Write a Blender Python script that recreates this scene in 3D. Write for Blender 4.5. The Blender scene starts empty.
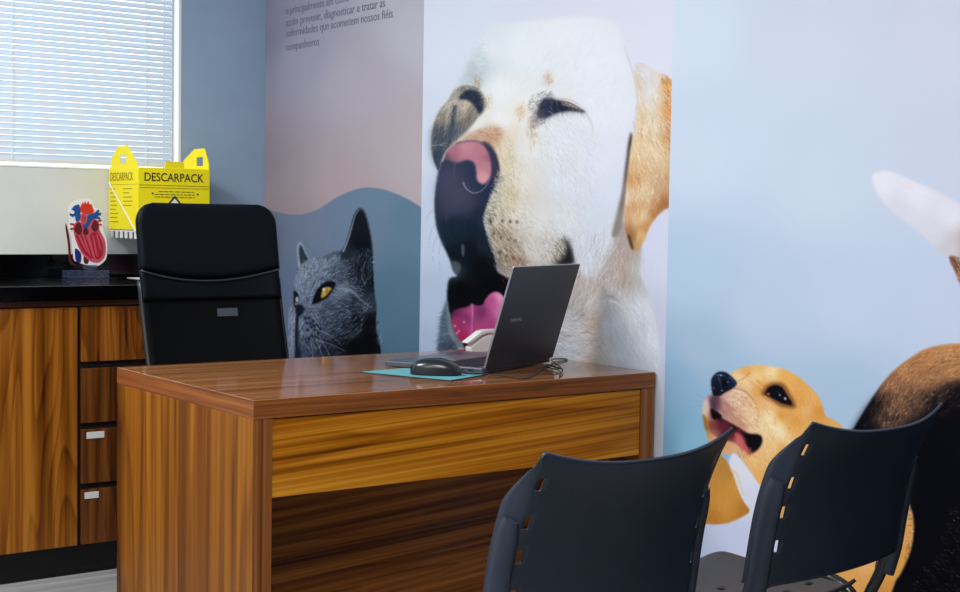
import bpy, bmesh, math, random
import numpy as np
from mathutils import Vector, Matrix
random.seed(3)
SC = bpy.context.scene
COL = SC.collection
# ---------------------------------------------------------------- mural artwork (numpy painter on a flat artboard)
S = 2.0; AX0, AY0, AX1, AY1 = 250, -140, 1120, 780      # artboard extents
AW, AH = int((AX1-AX0)*S), int((AY1-AY0)*S)
art = np.zeros((AH, AW, 3), np.float32)
rng = np.random.default_rng(7)

def spline(pts, n=10, closed=True):
    P = np.array(pts, float)
    m = len(P); out = []
    for i in range(m if closed else m-1):
        if closed: p0, p1, p2, p3 = P[i-1], P[i], P[(i+1) % m], P[(i+2) % m]
        else: p0, p1, p2, p3 = P[max(i-1, 0)], P[i], P[i+1], P[min(i+2, m-1)]
        t = np.linspace(0, 1, n, endpoint=False)[:, None]
        out.append(.5*((2*p1)+(-p0+p2)*t+(2*p0-5*p1+4*p2-p3)*t*t+(-p0+3*p1-3*p2+p3)*t**3))
    return np.vstack(out)

def blur1(a, r, ax):
    k = int(np.ceil(r*2.5)); x = np.arange(-k, k+1); w = np.exp(-x*x/(2*r*r)); w /= w.sum()
    p = [(0, 0)]*a.ndim; p[ax] = (k, k); b = np.pad(a, p, mode='edge'); o = np.zeros_like(a)
    n = a.shape[ax]
    for i, wi in enumerate(w): o += wi*np.take(b, np.arange(i, i+n), axis=ax)
    return o

def region(pts, feather=.6, smooth=True):
    P = spline(pts) if smooth else np.array(pts, float)
    P = (P-[AX0, AY0])*S
    f = feather*S; pad = int(3*f)+3
    x0 = max(int(P[:, 0].min())-pad, 0); x1 = min(int(P[:, 0].max())+pad, AW)
    y0 = max(int(P[:, 1].min())-pad, 0); y1 = min(int(P[:, 1].max())+pad, AH)
    h, w = y1-y0, x1-x0
    ys = np.arange(y0, y1)+.5; m = np.zeros((h, w), bool); xs = np.arange(x0, x1)+.5
    A = P; B = np.roll(P, -1, 0)
    for (ax, ay), (bx, by) in zip(A, B):
        if ay == by: continue
        lo, hi = min(ay, by), max(ay, by)
        r = np.nonzero((ys >= lo) & (ys < hi))[0]
        if len(r) == 0: continue
        xi = ax+(ys[r]-ay)*(bx-ax)/(by-ay)
        m[r] ^= xs[None, :] < xi[:, None]
    m = m.astype(np.float32)
    if f > .2: m = blur1(blur1(m, f, 0), f, 1)
    return (x0, y0, x1, y1, m)

def colour_field(ctrl, x0, y0, x1, y1, pw=3.0):
    st = 6
    gx = np.arange(x0, x1+st, st)/S+AX0; gy = np.arange(y0, y1+st, st)/S+AY0
    X, Y = np.meshgrid(gx, gy); num = np.zeros(X.shape+(3,)); den = np.zeros(X.shape)
    for x, y, c in ctrl:
        w = 1/((X-x)**2+(Y-y)**2+9)**(pw/2); num += w[..., None]*np.array(c, float); den += w
    g = num/den[..., None]
    # bilinear upsample
    yy = (np.arange(y1-y0))/st; xx = (np.arange(x1-x0))/st
    yi = yy.astype(int); xi = xx.astype(int); fy = (yy-yi)[:, None, None]; fx = (xx-xi)[None, :, None]
    a = g[yi][:, xi]; b = g[yi][:, xi+1]; c = g[yi+1][:, xi]; d = g[yi+1][:, xi+1]
    return ((a*(1-fx)+b*fx)*(1-fy)+(c*(1-fx)+d*fx)*fy).astype(np.float32)

def fill(pts, col, feather=.6, smooth=True, alpha=1.0, clip=None):
    x0, y0, x1, y1, m = region(pts, feather, smooth)
    if isinstance(col, list): c = colour_field(col, x0, y0, x1, y1)
    else: c = np.array(col, np.float32)
    m = m*alpha
    if clip is not None: m = m*full(clip)[y0:y1, x0:x1]
    m = m[..., None]
    art[y0:y1, x0:x1] = art[y0:y1, x0:x1]*(1-m)+c*m

def full(reg):
    f = np.zeros((AH, AW), np.float32); x0, y0, x1, y1, m = reg; f[y0:y1, x0:x1] = m; return f

def fur(pts, n, length, ang, contrast=.12, tint=None, alpha=.6, jit=.25, curve=0., smooth=True, spill=False, wide=False, soft=0.):
    """n short hairs rooted in the outline; ang: list of (x, y, degrees) or a number; shade follows what is under the root"""
    x0, y0, x1, y1, m = region(pts, .4, smooth)
    if soft:
        spill = True; x0, y0, x1, y1, m = region(pts, soft, smooth); ys, xs = np.nonzero(m > .02); w_ = m[ys, xs]; k = rng.choice(len(ys), n, p=w_/w_.sum())
    else:
        ys, xs = np.nonzero(m > .5); k = rng.integers(0, len(ys), n)
    px = (xs[k]+x0).astype(float); py = (ys[k]+y0).astype(float)
    ux = px/S+AX0; uy = py/S+AY0
    if isinstance(ang, (int, float)): a = np.full(n, np.radians(ang))
    else:
        sx = np.zeros(n); sy = np.zeros(n)
        for x, y, d in ang:
            w = 1/((ux-x)**2+(uy-y)**2+25)**1.5; sx += w*np.cos(np.radians(d)); sy += w*np.sin(np.radians(d))
        a = np.arctan2(sy, sx)
    a = a+rng.normal(0, jit, n); L = length*S*rng.uniform(.5, 1.3, n)
    base = art[py.astype(int), px.astype(int)].copy()
    if tint is None: c = base*(1+rng.normal(0, contrast, n))[:, None]
    else:
        t = np.array(tint, float); c = t[rng.integers(0, len(t), n)]*(1+rng.normal(0, contrast, n))[:, None]
    c = np.clip(c, 0, 255); T = int(max(L.max(), 3)); cv = rng.normal(curve, .25, n)
    mf = None if spill else full((x0, y0, x1, y1, m))
    for s in range(T):
        live = s < L
        xi = px.astype(int); yi = py.astype(int)
        live &= (xi >= 0) & (xi < AW-1) & (yi >= 0) & (yi < AH-1)
        al = alpha*(1-(s/np.maximum(L, 1))*.8)
        if mf is not None: al = al*mf[np.clip(yi, 0, AH-1), np.clip(xi, 0, AW-1)]
        al = al[live][:, None]
        art[yi[live], xi[live]] = art[yi[live], xi[live]]*(1-al)+c[live]*al
        if wide: art[yi[live], xi[live]+1] = art[yi[live], xi[live]+1]*(1-al)+c[live]*al
        aa = a+cv*s/np.maximum(L, 1); px += np.cos(aa); py += np.sin(aa)

def line(pts, col, w=.6, alpha=.8):
    P = spline(pts, 40, False); d = np.gradient(P, axis=0); nrm = np.stack([-d[:, 1], d[:, 0]], 1)
    nrm /= np.linalg.norm(nrm, axis=1)[:, None]+1e-9
    ww = np.linspace(1, .35, len(P))[:, None]*w/2
    fill(np.vstack([P+nrm*ww, (P-nrm*ww)[::-1]]), col, .35, False, alpha)

def dot(x, y, rx, ry, col, feather=.5, alpha=1, rot=0):
    t = np.linspace(0, 2*np.pi, 20, endpoint=False); c, s = np.cos(np.radians(rot)), np.sin(np.radians(rot))
    u, v = rx*np.cos(t), ry*np.sin(t)
    fill(np.stack([x+u*c-v*s, y+u*s+v*c], 1), col, feather, False, alpha)

def paint_cat():
    W0, H0, W1, H1 = 250, -140, 424.6, 780
    fill([(W0, H0), (W1+6, H0), (W1+6, H1), (W0, H1)],
         [(262, -60, (140, 142, 166)), (262, 40, (142, 142, 165)), (262, 150, (160, 150, 164)), (300, 60, (163, 160, 180)), (350, 80, (178, 172, 186)), (420, 30, (190, 188, 202)),
          (420, 150, (183, 172, 178)), (340, 190, (178, 162, 168)), (280, 205, (172, 156, 164)), (262, 300, (165, 150, 160)), (420, -60, (186, 186, 202))], .3, False)
    hill = [(250, 204), (262, 207.5), (277, 212), (290, 214.4), (302, 214.2), (312, 211.5), (321, 207.6), (337.6, 197), (354.5, 189.8), (368, 187.6), (385, 189.8), (405, 197.7), (420, 206.5), (432, 215)]
    h = list(spline(hill, 10, False))+[(432, 780), (250, 780)]
    fill(h, [(270, 225, (122, 134, 162)), (300, 230, (124, 138, 164)), (370, 195, (108, 132, 158)), (345, 225, (112, 134, 160)), (415, 215, (96, 126, 150)), (400, 300, (84, 118, 142)),
             (415, 340, (80, 114, 138)), (285, 300, (118, 132, 165)), (280, 400, (110, 126, 158)), (410, 450, (95, 122, 142))], .4, False)
    # pale whisker line on the backdrop
    line([(327, 250), (329, 236), (332, 222)], (140, 155, 176), .8, .5)
    # far ear
    fill([(299, 270), (297, 254), (296.4, 247), (299.6, 241.6), (303, 245), (306, 252), (309.5, 260), (306, 268)], (163, 178, 200), .5)
    fill([(301, 266), (299.2, 254), (299.6, 246), (301.6, 246), (305, 253), (308.5, 261), (304, 267)], (52, 62, 76), .6)
    head = [(308, 260), (318, 256.6), (326, 255.4), (332.7, 251.6), (340.8, 250.6), (345.5, 243), (349.6, 231), (353, 217.6), (356.6, 210.5), (360.8, 208), (365, 212), (368.5, 223), (371.6, 239), (373, 254), (373.2, 270), (374.6, 293.5), (376.6, 307), (376, 327),
            (380, 345), (383, 365), (392, 420), (396, 520), (300, 520), (291, 420), (289.5, 360), (288, 341), (288.2, 324), (289.2, 309), (293.4, 303), (294, 293), (293.4, 284), (296, 276), (299, 267)]
    ctrl = [(300, 272, (150, 166, 194)), (312, 264, (152, 168, 194)), (305, 285, (138, 154, 184)), (306, 297, (126, 142, 174)), (322, 266, (124, 138, 164)), (333, 260, (104, 118, 140)), (345, 262, (58, 70, 88)), (352, 278, (34, 42, 54)), (362, 240, (18, 23, 32)),
            (358, 222, (20, 26, 35)), (368, 262, (14, 18, 26)), (330, 274, (84, 98, 120)), (342, 278, (58, 70, 88)), (312, 308, (112, 128, 156)), (305, 325, (134, 150, 182)), (291, 320, (164, 178, 210)), (291, 345, (158, 173, 206)), (302, 350, (84, 98, 126)), (316, 320, (98, 112, 138)),
            (335, 296, (118, 134, 158)), (345, 290, (126, 140, 164)), (330, 308, (66, 78, 96)), (345, 303, (44, 54, 68)), (330, 322, (48, 58, 74)), (343, 318, (36, 44, 58)), (340, 340, (12, 15, 23)), (356, 318, (9, 11, 17)), (358, 304, (40, 48, 62)), (368, 306, (60, 70, 86)), (370, 320, (8, 10, 16)), (370, 340, (5, 6, 11)),
            (355, 345, (6, 7, 12)), (325, 346, (28, 34, 48)), (314, 348, (62, 74, 96)), (345, 450, (6, 7, 12)), (310, 450, (44, 50, 66)), (373, 280, (8, 10, 16)), (362, 288, (22, 28, 38))]
    fill(head, ctrl, .5)
    ear = [(341, 255), (346, 245), (350, 232), (353.6, 219), (357, 212.5), (360.8, 210.5), (364, 214.5), (367.2, 224), (370, 240), (371.5, 256), (371, 272), (366, 284), (358, 280), (350, 268)]
    fill(ear, [(358, 222, (20, 26, 36)), (362, 245, (14, 18, 27)), (350, 258, (40, 50, 62)), (366, 268, (14, 18, 26))], .8)
    line([(343, 252), (347.6, 241), (351, 230), (354.6, 217), (358, 211), (361, 209)], (158, 174, 194), 1.5, .85)
    line([(361, 208.6), (365, 213.5), (368, 223.5), (371, 240), (372.6, 255)], (120, 138, 156), .9, .7)
    d = [(310, 265, 100), (330, 262, 130), (350, 268, 150), (300, 285, 95), (330, 300, 190), (345, 292, 200), (310, 330, 115), (345, 325, 150), (365, 330, 110), (320, 345, 100)]
    body = [q for q in head if q[1] < 365 and not (q[0] > 344 and q[1] < 252)]
    fur(body, 4200, 5.5, d, .45, None, .7)
    fur(body, 900, 4.5, d, .3, [(24, 30, 42), (40, 48, 64)], .5)
    fur([(320, 262), (345, 256), (360, 282), (370, 300), (358, 335), (330, 340), (312, 330), (318, 306), (334, 292)], 800, 5, d, .15, [(166, 182, 206), (130, 146, 172), (96, 110, 134)], .6)
    fur([(352, 300), (374, 300), (380, 345), (372, 360), (330, 358), (345, 320)], 260, 5, d, .2, [(6, 8, 14), (4, 6, 10)], .7)
    fur([(325, 312), (350, 310), (352, 340), (335, 356), (320, 345)], 260, 6, [(335, 330, 150)], .2, [(110, 124, 148), (60, 70, 88)], .6)
    fur([(300, 262), (325, 258), (330, 275), (315, 290), (297, 300), (295, 280)], 520, 6, d, .1, [(182, 196, 218), (84, 100, 128)], .6)
    fur([(289, 312), (296, 308), (297, 358), (289, 360)], 160, 8, 95, .08, [(176, 190, 220), (140, 156, 192)], .6)
    fur([(303, 318), (318, 314), (322, 345), (305, 352)], 320, 6, 75, .1, [(150, 166, 194), (34, 42, 58)], .7)
    fur([(352, 255), (370, 250), (371, 285), (358, 285)], 120, 7, -75, .15, [(104, 118, 138), (70, 82, 100)], .6)
    # cheek ridge and ear edge tufts
    line([(338, 289), (349, 290), (358, 297), (366, 304), (372, 308)], (138, 152, 176), 3, .5)
    line([(365, 285), (362, 276), (364, 266), (367, 258)], (110, 124, 144), 1.4, .6)
    # eyes
    fill([(312.5, 304), (314.5, 295), (319.5, 287), (325.5, 282), (331, 281), (336, 283.6), (333.4, 289), (328, 297), (321, 301)], (13, 16, 26), .6)
    fill([(321, 298), (322.6, 290), (326, 287.2), (331.6, 288), (329, 292), (326, 295.6)], [(321, 292, (222, 186, 84)), (326, 287, (236, 208, 120)), (330, 290, (190, 142, 50)), (322, 298, (196, 160, 70))], .5)
    dot(323.6, 289.4, 1.2, 1.5, (246, 240, 214), .4)
    fill([(326.4, 287.5), (327.6, 287.5), (327.2, 293), (326.2, 294)], (44, 32, 18), .6, True, .5)
    fill([(293.8, 291), (297.6, 293), (299, 298), (296.5, 306), (294, 306)], (18, 22, 36), .6)
    dot(297, 299.6, 1.6, 3, (196, 206, 214), .5)
    dot(296.2, 304, 1.2, 1.8, (182, 158, 96), .5)
    # nose and mouth line
    fill([(295.6, 306), (300, 304.6), (303.6, 307), (303.4, 312), (299.5, 316), (296.4, 314)], (26, 32, 52), .6)
    line([(298, 314), (296.8, 322), (296, 336), (296.4, 362)], (24, 30, 46), 3.4, .7)
    fill([(296, 318), (298.4, 318), (299, 340), (301, 362), (295.6, 362)], (20, 25, 40), 1, True, .8)
    for x, y in ((309, 318), (313, 321), (307, 323), (311, 327), (315, 330), (308, 330), (312, 336), (317, 325), (318, 333), (305, 318), (310, 323.5), (314, 326), (316, 337), (321, 329), (309, 339), (320, 338)): dot(x, y, 1.7, 1.2, (26, 33, 50), .6, .95, 40)
    for q in ([(319, 336), (327, 350), (332, 362)], [(316, 338), (320, 350), (325, 362)], [(322, 331), (334, 338), (342, 346)], [(318, 341), (330, 344), (345, 351)], [(311, 343), (313, 352), (312, 362)]): line(q, (176, 188, 204), .8, .75)

def paint_lab():
    X0, X1 = 417, 676.5
    fill([(X0, -140), (X1, -140), (X1, 780), (X0, 780)],
         [(430, -60, (222, 230, 244)), (430, 40, (220, 229, 244)), (650, 20, (222, 224, 241)), (660, 60, (220, 224, 240)), (430, 130, (214, 223, 240)), (428, 230, (196, 208, 230)), (428, 300, (178, 194, 220)), (430, 350, (168, 184, 212)),
          (665, 250, (208, 212, 232)), (665, 340, (194, 200, 224)), (660, 450, (186, 194, 220)), (430, 500, (160, 176, 205))], .3, False)
    D = (8, 10, 18)
    # neck and chest
    chest = [(560, 250), (600, 225), (626, 222), (640, 240), (641, 258), (640, 272), (643.5, 283), (649, 296), (654, 312), (658, 332), (659.5, 356), (661, 380), (668, 460), (670, 620), (450, 620), (445, 460), (452, 370), (480, 330), (520, 270)]
    fill(chest, [(612, 235, (162, 152, 148)), (605, 258, (168, 158, 152)), (590, 275, (172, 160, 152)), (575, 285, (178, 168, 162)), (570, 245, (206, 212, 222)), (588, 250, (198, 208, 222)), (596, 225, (205, 214, 226)), (622, 270, (184, 166, 158)), (626, 256, (176, 158, 150)), (636, 268, (182, 184, 184)),
                 (585, 300, (186, 176, 176)), (575, 320, (184, 190, 200)), (570, 350, (176, 190, 206)), (592, 322, (172, 156, 140)), (590, 340, (188, 180, 174)), (612, 300, (190, 194, 198)), (610, 325, (204, 214, 232)), (620, 350, (198, 210, 230)), (640, 310, (212, 218, 230)), (650, 345, (212, 218, 232)), (640, 365, (198, 208, 224)),
                 (586, 362, (176, 168, 162)), (560, 355, (170, 180, 196)), (620, 450, (190, 200, 216)), (550, 450, (170, 178, 190)), (480, 380, (120, 126, 138))], 1.2)
    fur([(560, 290), (590, 285), (596, 310), (590, 365), (552, 365)], 420, 15, [(575, 300, 100), (570, 320, 170), (570, 345, 190), (585, 350, 165)], .1, [(140, 140, 146), (214, 220, 228), (158, 150, 146)], .55, .3, .6, True, False, True)
    fur([(600, 292), (630, 290), (652, 330), (655, 368), (600, 368)], 300, 16, [(615, 300, 35), (605, 330, 60), (640, 330, 70)], .06, [(176, 184, 198), (226, 230, 240)], .45, .35, .6, True, False, True)
    fur([(575, 270), (600, 245), (630, 255), (632, 285), (600, 300)], 300, 14, [(590, 280, 115), (625, 270, 95)], .08, [(140, 124, 116), (206, 198, 192)], .5)
    fur([(560, 290), (590, 285), (596, 310), (590, 365), (552, 365)], 1300, 11, [(575, 300, 100), (570, 320, 170), (570, 345, 190), (585, 350, 165)], .13, None, .55, .3, .4, soft=6)
    fur([(590, 290), (635, 285), (656, 340), (658, 370), (590, 370), (592, 330)], 1500, 12, [(615, 300, 35), (605, 330, 60), (640, 330, 70), (610, 355, 20)], .06, None, .5, .35, .4, soft=6)
    fur([(560, 235), (600, 220), (636, 250), (640, 285), (600, 300), (565, 290)], 1500, 14, [(590, 240, 100), (615, 250, 110), (600, 280, 125), (630, 270, 95)], .10, None, .5, soft=6)
    line([(607, 296), (613, 297), (620, 302)], (120, 128, 134), 1.6, .5); line([(609, 300), (616, 303), (625, 309)], (232, 236, 240), 2, .6)
    # far side of the muzzle and jaw in shade
    far = [(456.5, 88), (448, 100), (439, 111), (433, 127), (431.4, 143), (433, 157), (438, 170), (446, 165), (455, 146), (470, 134), (482, 118), (486, 100), (472, 86)]
    head = [(487.6, 25), (500, 23.6), (520, 21.6), (550, 19), (585, 16.5), (604, 19), (617, 25), (622, 40), (627, 58), (633, 72), (637, 95), (635.5, 118), (631, 134), (627, 160), (622, 190), (617, 216), (614, 238), (603, 268), (592, 278), (584, 276), (577, 262),
            (572, 262), (560, 272), (530, 276), (512, 282), (497, 272), (495, 258), (490, 240), (484, 222), (480, 200), (470, 160), (458, 140), (440, 160), (432, 152), (431.6, 140), (433.5, 126), (440, 110), (449, 99), (458, 86), (470, 60), (480, 41)]
    fill(head, [(520, 50, (232, 239, 247)), (560, 30, (232, 238, 247)), (590, 60, (230, 236, 246)), (480, 60, (206, 220, 226)), (473, 70, (190, 204, 210)), (492, 50, (228, 236, 244)), (500, 90, (234, 240, 244)), (520, 110, (234, 234, 232)), (600, 110, (227, 232, 244)), (600, 160, (220, 226, 240)), (612, 190, (212, 220, 236)),
                (560, 140, (222, 227, 238)), (560, 180, (216, 222, 234)), (530, 150, (226, 228, 228)), (520, 180, (222, 220, 212)), (504, 160, (214, 206, 180)), (506, 190, (206, 198, 176)), (500, 210, (198, 190, 172)), (515, 210, (214, 210, 202)), (540, 220, (218, 219, 220)), (590, 210, (208, 217, 232)), (565, 220, (214, 220, 226)),
                (495, 240, (176, 166, 150)), (510, 250, (186, 176, 160)), (530, 250, (206, 204, 202)), (550, 250, (196, 194, 190)), (520, 268, (176, 164, 152)), (585, 250, (200, 210, 225)), (605, 235, (206, 214, 228)), (592, 272, (196, 202, 212)), (497, 262, (130, 124, 120)), (560, 265, (160, 156, 150))], 2.4)
    fill(far, [(436, 140, (112, 112, 108)), (444, 118, (146, 140, 128)), (450, 105, (176, 172, 160)), (455, 130, (84, 92, 108)), (466, 112, (168, 158, 140)), (470, 122, (132, 128, 120)), (460, 140, (120, 118, 114)), (440, 158, (60, 72, 90)), (478, 118, (150, 146, 136))], .8)
    line([(455, 105), (453, 122), (449, 145), (444, 160)], (52, 62, 84), 5, .7); line([(449, 104), (447, 120), (444, 138)], (196, 188, 170), 3, .55)
    fill([(460, 102), (464, 98), (470, 103), (471, 110), (464, 113), (460, 109)], (206, 196, 176), 1.4, True, .7)
    fill([(471, 106), (478, 112), (470, 122), (462, 132), (460, 124)], (104, 100, 98), 2.5, True, .6)
    fill([(433, 130), (446, 124), (448, 150), (440, 166), (433, 158)], (52, 64, 82), 4, True, .65)
    fur(far, 700, 8, 118, .4, None, .6)
    for q in ([(431.5, 146), (440, 145), (448, 147)], [(440, 145), (446, 143), (452, 146)]): line(q, (190, 200, 214), .7, .7)
    # bridge of the nose over the far cheek
    fill([(441, 164), (446, 152), (456, 141), (468, 130), (480, 116), (492, 108), (520, 120), (512, 150), (498, 158), (480, 142), (460, 142)], [(462, 138, (214, 206, 190)), (476, 126, (232, 234, 232)), (500, 120, (236, 238, 240)), (505, 140, (226, 216, 196)), (490, 140, (206, 176, 150))], 1)
    fill([(474, 137), (480, 130), (490, 126.5), (500, 127), (503, 135), (499, 143.5), (491, 144), (484, 139)], (190, 148, 118), 3, True, .7)
    fill([(463, 141), (470, 133), (482, 131), (486, 138), (476, 141)], (180, 136, 114), 2.4, True, .5)
    fur([(463, 141), (476, 130), (500, 126), (504, 140), (490, 146)], 260, 5, 200, .15, [(198, 150, 116), (150, 98, 74), (224, 196, 166)], .5)
    # dark muzzle
    muz = [(441, 163), (438, 172), (435, 194), (434.8, 214), (437, 229), (441, 241), (449.4, 259), (453.4, 271), (457, 276), (449, 279.4), (447, 296), (448.6, 312), (450, 326), (456, 342), (464, 348), (500, 348), (520, 300), (512, 281), (498, 272), (495.4, 260), (491, 244), (485, 228), (483.6, 217), (488, 203), (494.6, 189), (499, 174), (497, 158), (490, 148), (478, 141), (464, 141), (454, 145)]
    fill(muz, [(450, 180, (58, 64, 88)), (460, 195, (60, 64, 86)), (445, 210, (50, 56, 76)), (470, 205, (50, 54, 76)), (495, 172, (34, 48, 84)), (490, 190, (34, 46, 72)), (478, 212, (30, 40, 60)), (450, 225, (20, 36, 54)), (468, 226, (18, 34, 50)), (442, 236, (22, 38, 54)), (455, 255, (12, 20, 32)), (470, 250, (8, 14, 24)), (484, 245, (24, 34, 48)), (460, 290, (3, 3, 9)), (490, 285, (3, 3, 9)), (452, 270, (40, 54, 64)), (480, 265, (4, 5, 12)), (456, 330, (6, 6, 12))], .9)
    fur([(437, 215), (480, 210), (484, 240), (470, 250), (445, 240)], 500, 6, 80, .3, None, .5)
    fill([(451, 262), (458, 262), (461, 268), (457, 275), (453, 270)], (86, 100, 106), 1, True, .7)
    fill([(461.5, 245), (464.5, 246), (464, 256), (462, 255)], (90, 100, 114), .7, True, .8)
    fill([(440, 176), (452, 168), (462, 186), (474, 196), (468, 212), (446, 210), (438, 196)], (70, 74, 100), 5, True, .55)
    line([(436, 196), (436, 212), (439, 228), (445, 246)], (44, 62, 84), 2, .6)
    # pink nose
    fill([(444, 158), (448, 149), (456, 143.6), (466, 141.4), (477, 141.4), (485, 146.4), (490, 156), (491.6, 166), (490.6, 175.5), (486, 182.8), (480.5, 183.6), (476.6, 178.6), (476.2, 171), (474, 163), (467, 160), (457, 162.6), (450, 161)],
         [(452, 152, (176, 112, 132)), (466, 148, (200, 138, 152)), (480, 150, (184, 122, 138)), (487, 164, (190, 130, 146)), (483, 177, (212, 150, 160)), (470, 156, (182, 126, 142)), (447, 158, (110, 84, 104)), (490, 160, (140, 92, 112))], 1.0)
    fill([(482, 142), (490, 144), (497, 156), (499, 172), (495, 186), (491.4, 176), (492.4, 164), (489, 152)], (58, 52, 76), 1, True, .85)
    line([(463, 182), (466, 188), (472, 192.6), (479, 192), (486, 186), (490.6, 177)], (146, 146, 168), 1.6, .8)
    line([(442.4, 162), (446.5, 151), (455, 144.5)], (206, 204, 214), 1.1, .75)
    line([(441, 164), (438.8, 172), (437.6, 182)], (164, 170, 190), .8, .6)
    line([(456, 160), (454, 170), (455, 178)], (112, 100, 120), 1.6, .5)
    # tongue, lip
    fill([(449, 326), (447.6, 316), (449.6, 312), (455, 330), (464, 346), (458, 350), (452, 342)], (130, 138, 150), .7, True, .8)
    fill([(451.6, 318), (452.4, 312), (457, 309), (464, 307.6), (469, 306), (471.4, 303.4), (474.4, 305), (482, 305), (485.4, 299.4), (490.4, 293.6), (497, 291.8), (503, 296), (508, 306), (506, 340), (480, 350), (464, 343), (457, 335.6), (452.6, 326)],
         [(455, 322, (158, 50, 100)), (462, 338, (162, 34, 82)), (466, 316, (130, 48, 100)), (471, 312, (176, 84, 138)), (480, 312, (110, 40, 90)), (492, 300, (176, 76, 134)), (499, 297, (220, 146, 186)), (500, 312, (196, 112, 162)), (488, 322, (160, 64, 122)), (474, 330, (176, 72, 128)), (454, 312, (92, 36, 74))], .8)
    line([(472.4, 304), (472.4, 318), (471.4, 338)], (222, 150, 194), 1.6, .6)
    line([(475, 306), (474.4, 320), (473.4, 338)], (120, 40, 92), 1.6, .5)
    fur([(452, 312), (505, 300), (500, 340), (462, 340)], 260, 3, 95, .2, None, .5)
    for x, y in ((457, 333), (455, 326), (459, 331), (464, 322)): dot(x, y, .8, 1.2, (236, 190, 206), .5, .8)
    # shaggy chin at the left
    chin = [(447, 300), (441, 318), (438.5, 336), (437, 352), (436, 380), (452, 390), (458, 350), (451, 336), (448, 316)]
    fill(chin, [(446, 310, (82, 98, 112)), (442, 335, (86, 104, 118)), (450, 345, (60, 74, 90)), (443, 350, (64, 80, 98))], 1.2)
    fur(chin, 420, 6, 150, .3, None, .6, .4, 0, True, True)
    # eyes
    for pts in ([(531, 127), (534, 116), (536.4, 106), (541, 99.5), (547, 95.6), (556, 98.6), (566, 102.6), (577, 106.6), (586.5, 113), (577, 112), (563.5, 112.6), (552, 116.6), (543, 119.5), (536, 124)],):
        fill(pts, (92, 88, 92), 2.2, True, .6); fill([(537, 114), (540, 104), (546, 98), (556, 100), (567, 104), (585.5, 112.4), (570, 111), (557, 113), (548, 117), (540, 118)], [(545, 107, (34, 42, 68)), (560, 106, (30, 38, 58)), (575, 109, (52, 46, 46)), (538, 114, (70, 74, 92))], .9)
    line([(558, 101), (567, 102), (576, 106), (585, 112)], (58, 44, 40), 1.6, .8); line([(562, 104.5), (568, 105.6), (574, 108.4)], (172, 156, 144), 1.3, .8); line([(560, 99), (570, 99.6), (579, 104)], (206, 170, 134), 2.4, .55)
    fur([(529, 100), (545, 90), (556, 96), (548, 120), (532, 128)], 220, 5, 150, .2, [(60, 60, 72), (110, 104, 104)], .6)
    line([(585, 112), (590, 120), (593, 128), (592, 137)], (190, 190, 184), 3, .45)
    fill([(459, 99), (463, 92), (469, 89.6), (477, 91.6), (482, 98), (484, 106), (480, 114), (476.6, 110), (473.6, 105), (468, 100)], (36, 46, 68), 1.2)
    fur([(460, 88), (480, 88), (484, 106), (466, 100)], 130, 4, 200, .3, [(40, 48, 64), (90, 92, 96)], .55)
    # tan marks
    for x, y, rx, ry, c, a in ((478, 81, 2, 6, (178, 138, 110), .7), (548, 79, 4, 6.5, (204, 160, 118), .8), (521, 111, 5, 7, (214, 176, 136), .7), (531, 124, 3, 9, (196, 164, 128), .55), (533, 138, 2.4, 7, (220, 184, 150), .65), (487, 101, 4, 6, (206, 184, 150), .6), (512, 195, 4, 16, (198, 186, 140), .35)): (dot(x, y, rx, ry, c, 2.6, a*.6), fur([(x-rx, y), (x, y-ry*1.3), (x+rx, y), (x, y+ry*1.3)], 40, 5, 95, .15, [c, tuple(.8*q for q in c)], .5, soft=2))
    line([(634, 128), (637, 112), (637.4, 96), (634, 76), (629, 60), (624, 46)], (206, 184, 168), 3.4, .4)
    fur([(580, 250), (610, 225), (622, 250), (606, 285), (586, 290), (574, 275)], 520, 13, [(590, 255, 95), (612, 255, 110)], .05, [(208, 214, 224), (176, 168, 164), (226, 230, 236), (160, 148, 142)], .5, soft=5)
    # fur over the white face
    ang = [(500, 60, -80), (550, 40, -70), (600, 60, -60), (540, 150, 110), (560, 170, 60), (600, 170, 85), (515, 150, 100), (500, 180, 40), (495, 210, 50), (520, 230, 30), (550, 230, 55), (590, 230, 95), (500, 250, 60), (620, 120, 95)]
    face = [(470, 60), (488, 28), (550, 22), (605, 24), (622, 50), (634, 90), (628, 150), (616, 215), (600, 265), (586, 272), (572, 258), (520, 275), (498, 268), (486, 225), (500, 175), (492, 145), (476, 120), (490, 110)]
    fur(face, 5000, 7, ang, .022, None, .5)
    fur([(466, 62), (484, 36), (492, 60), (480, 85), (460, 86)], 260, 5, 200, .1, None, .6)
    fur([(536, 122), (556, 116), (580, 150), (572, 180), (550, 165), (534, 145)], 420, 6, 62, .10, None, .55, soft=6)
    fur([(555, 158), (585, 160), (590, 225), (560, 225)], 420, 8, 70, .05, None, .5, soft=6)
    fur([(493, 160), (510, 150), (524, 200), (520, 240), (515, 268), (498, 262), (486, 225), (489, 200)], 1500, 6, ang, .16, None, .6, soft=6)
    fur([(488, 200), (497, 170), (502, 180), (497, 200), (490, 232), (497, 262), (490, 250), (484, 222)], 420, 7, 30, .14, [(190, 184, 168), (220, 214, 200), (60, 70, 90)], .6, .4, 0, True, True)
    fur([(548, 232), (566, 236), (570, 255), (560, 270), (540, 272)], 420, 5, 50, .3, None, .6, soft=6)
    fur([(488, 222), (505, 226), (524, 250), (528, 268), (500, 268), (492, 245)], 520, 7, [(500, 230, 60), (515, 260, 40)], .15, [(120, 104, 86), (160, 140, 112), (226, 216, 196), (92, 78, 66)], .55)
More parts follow.
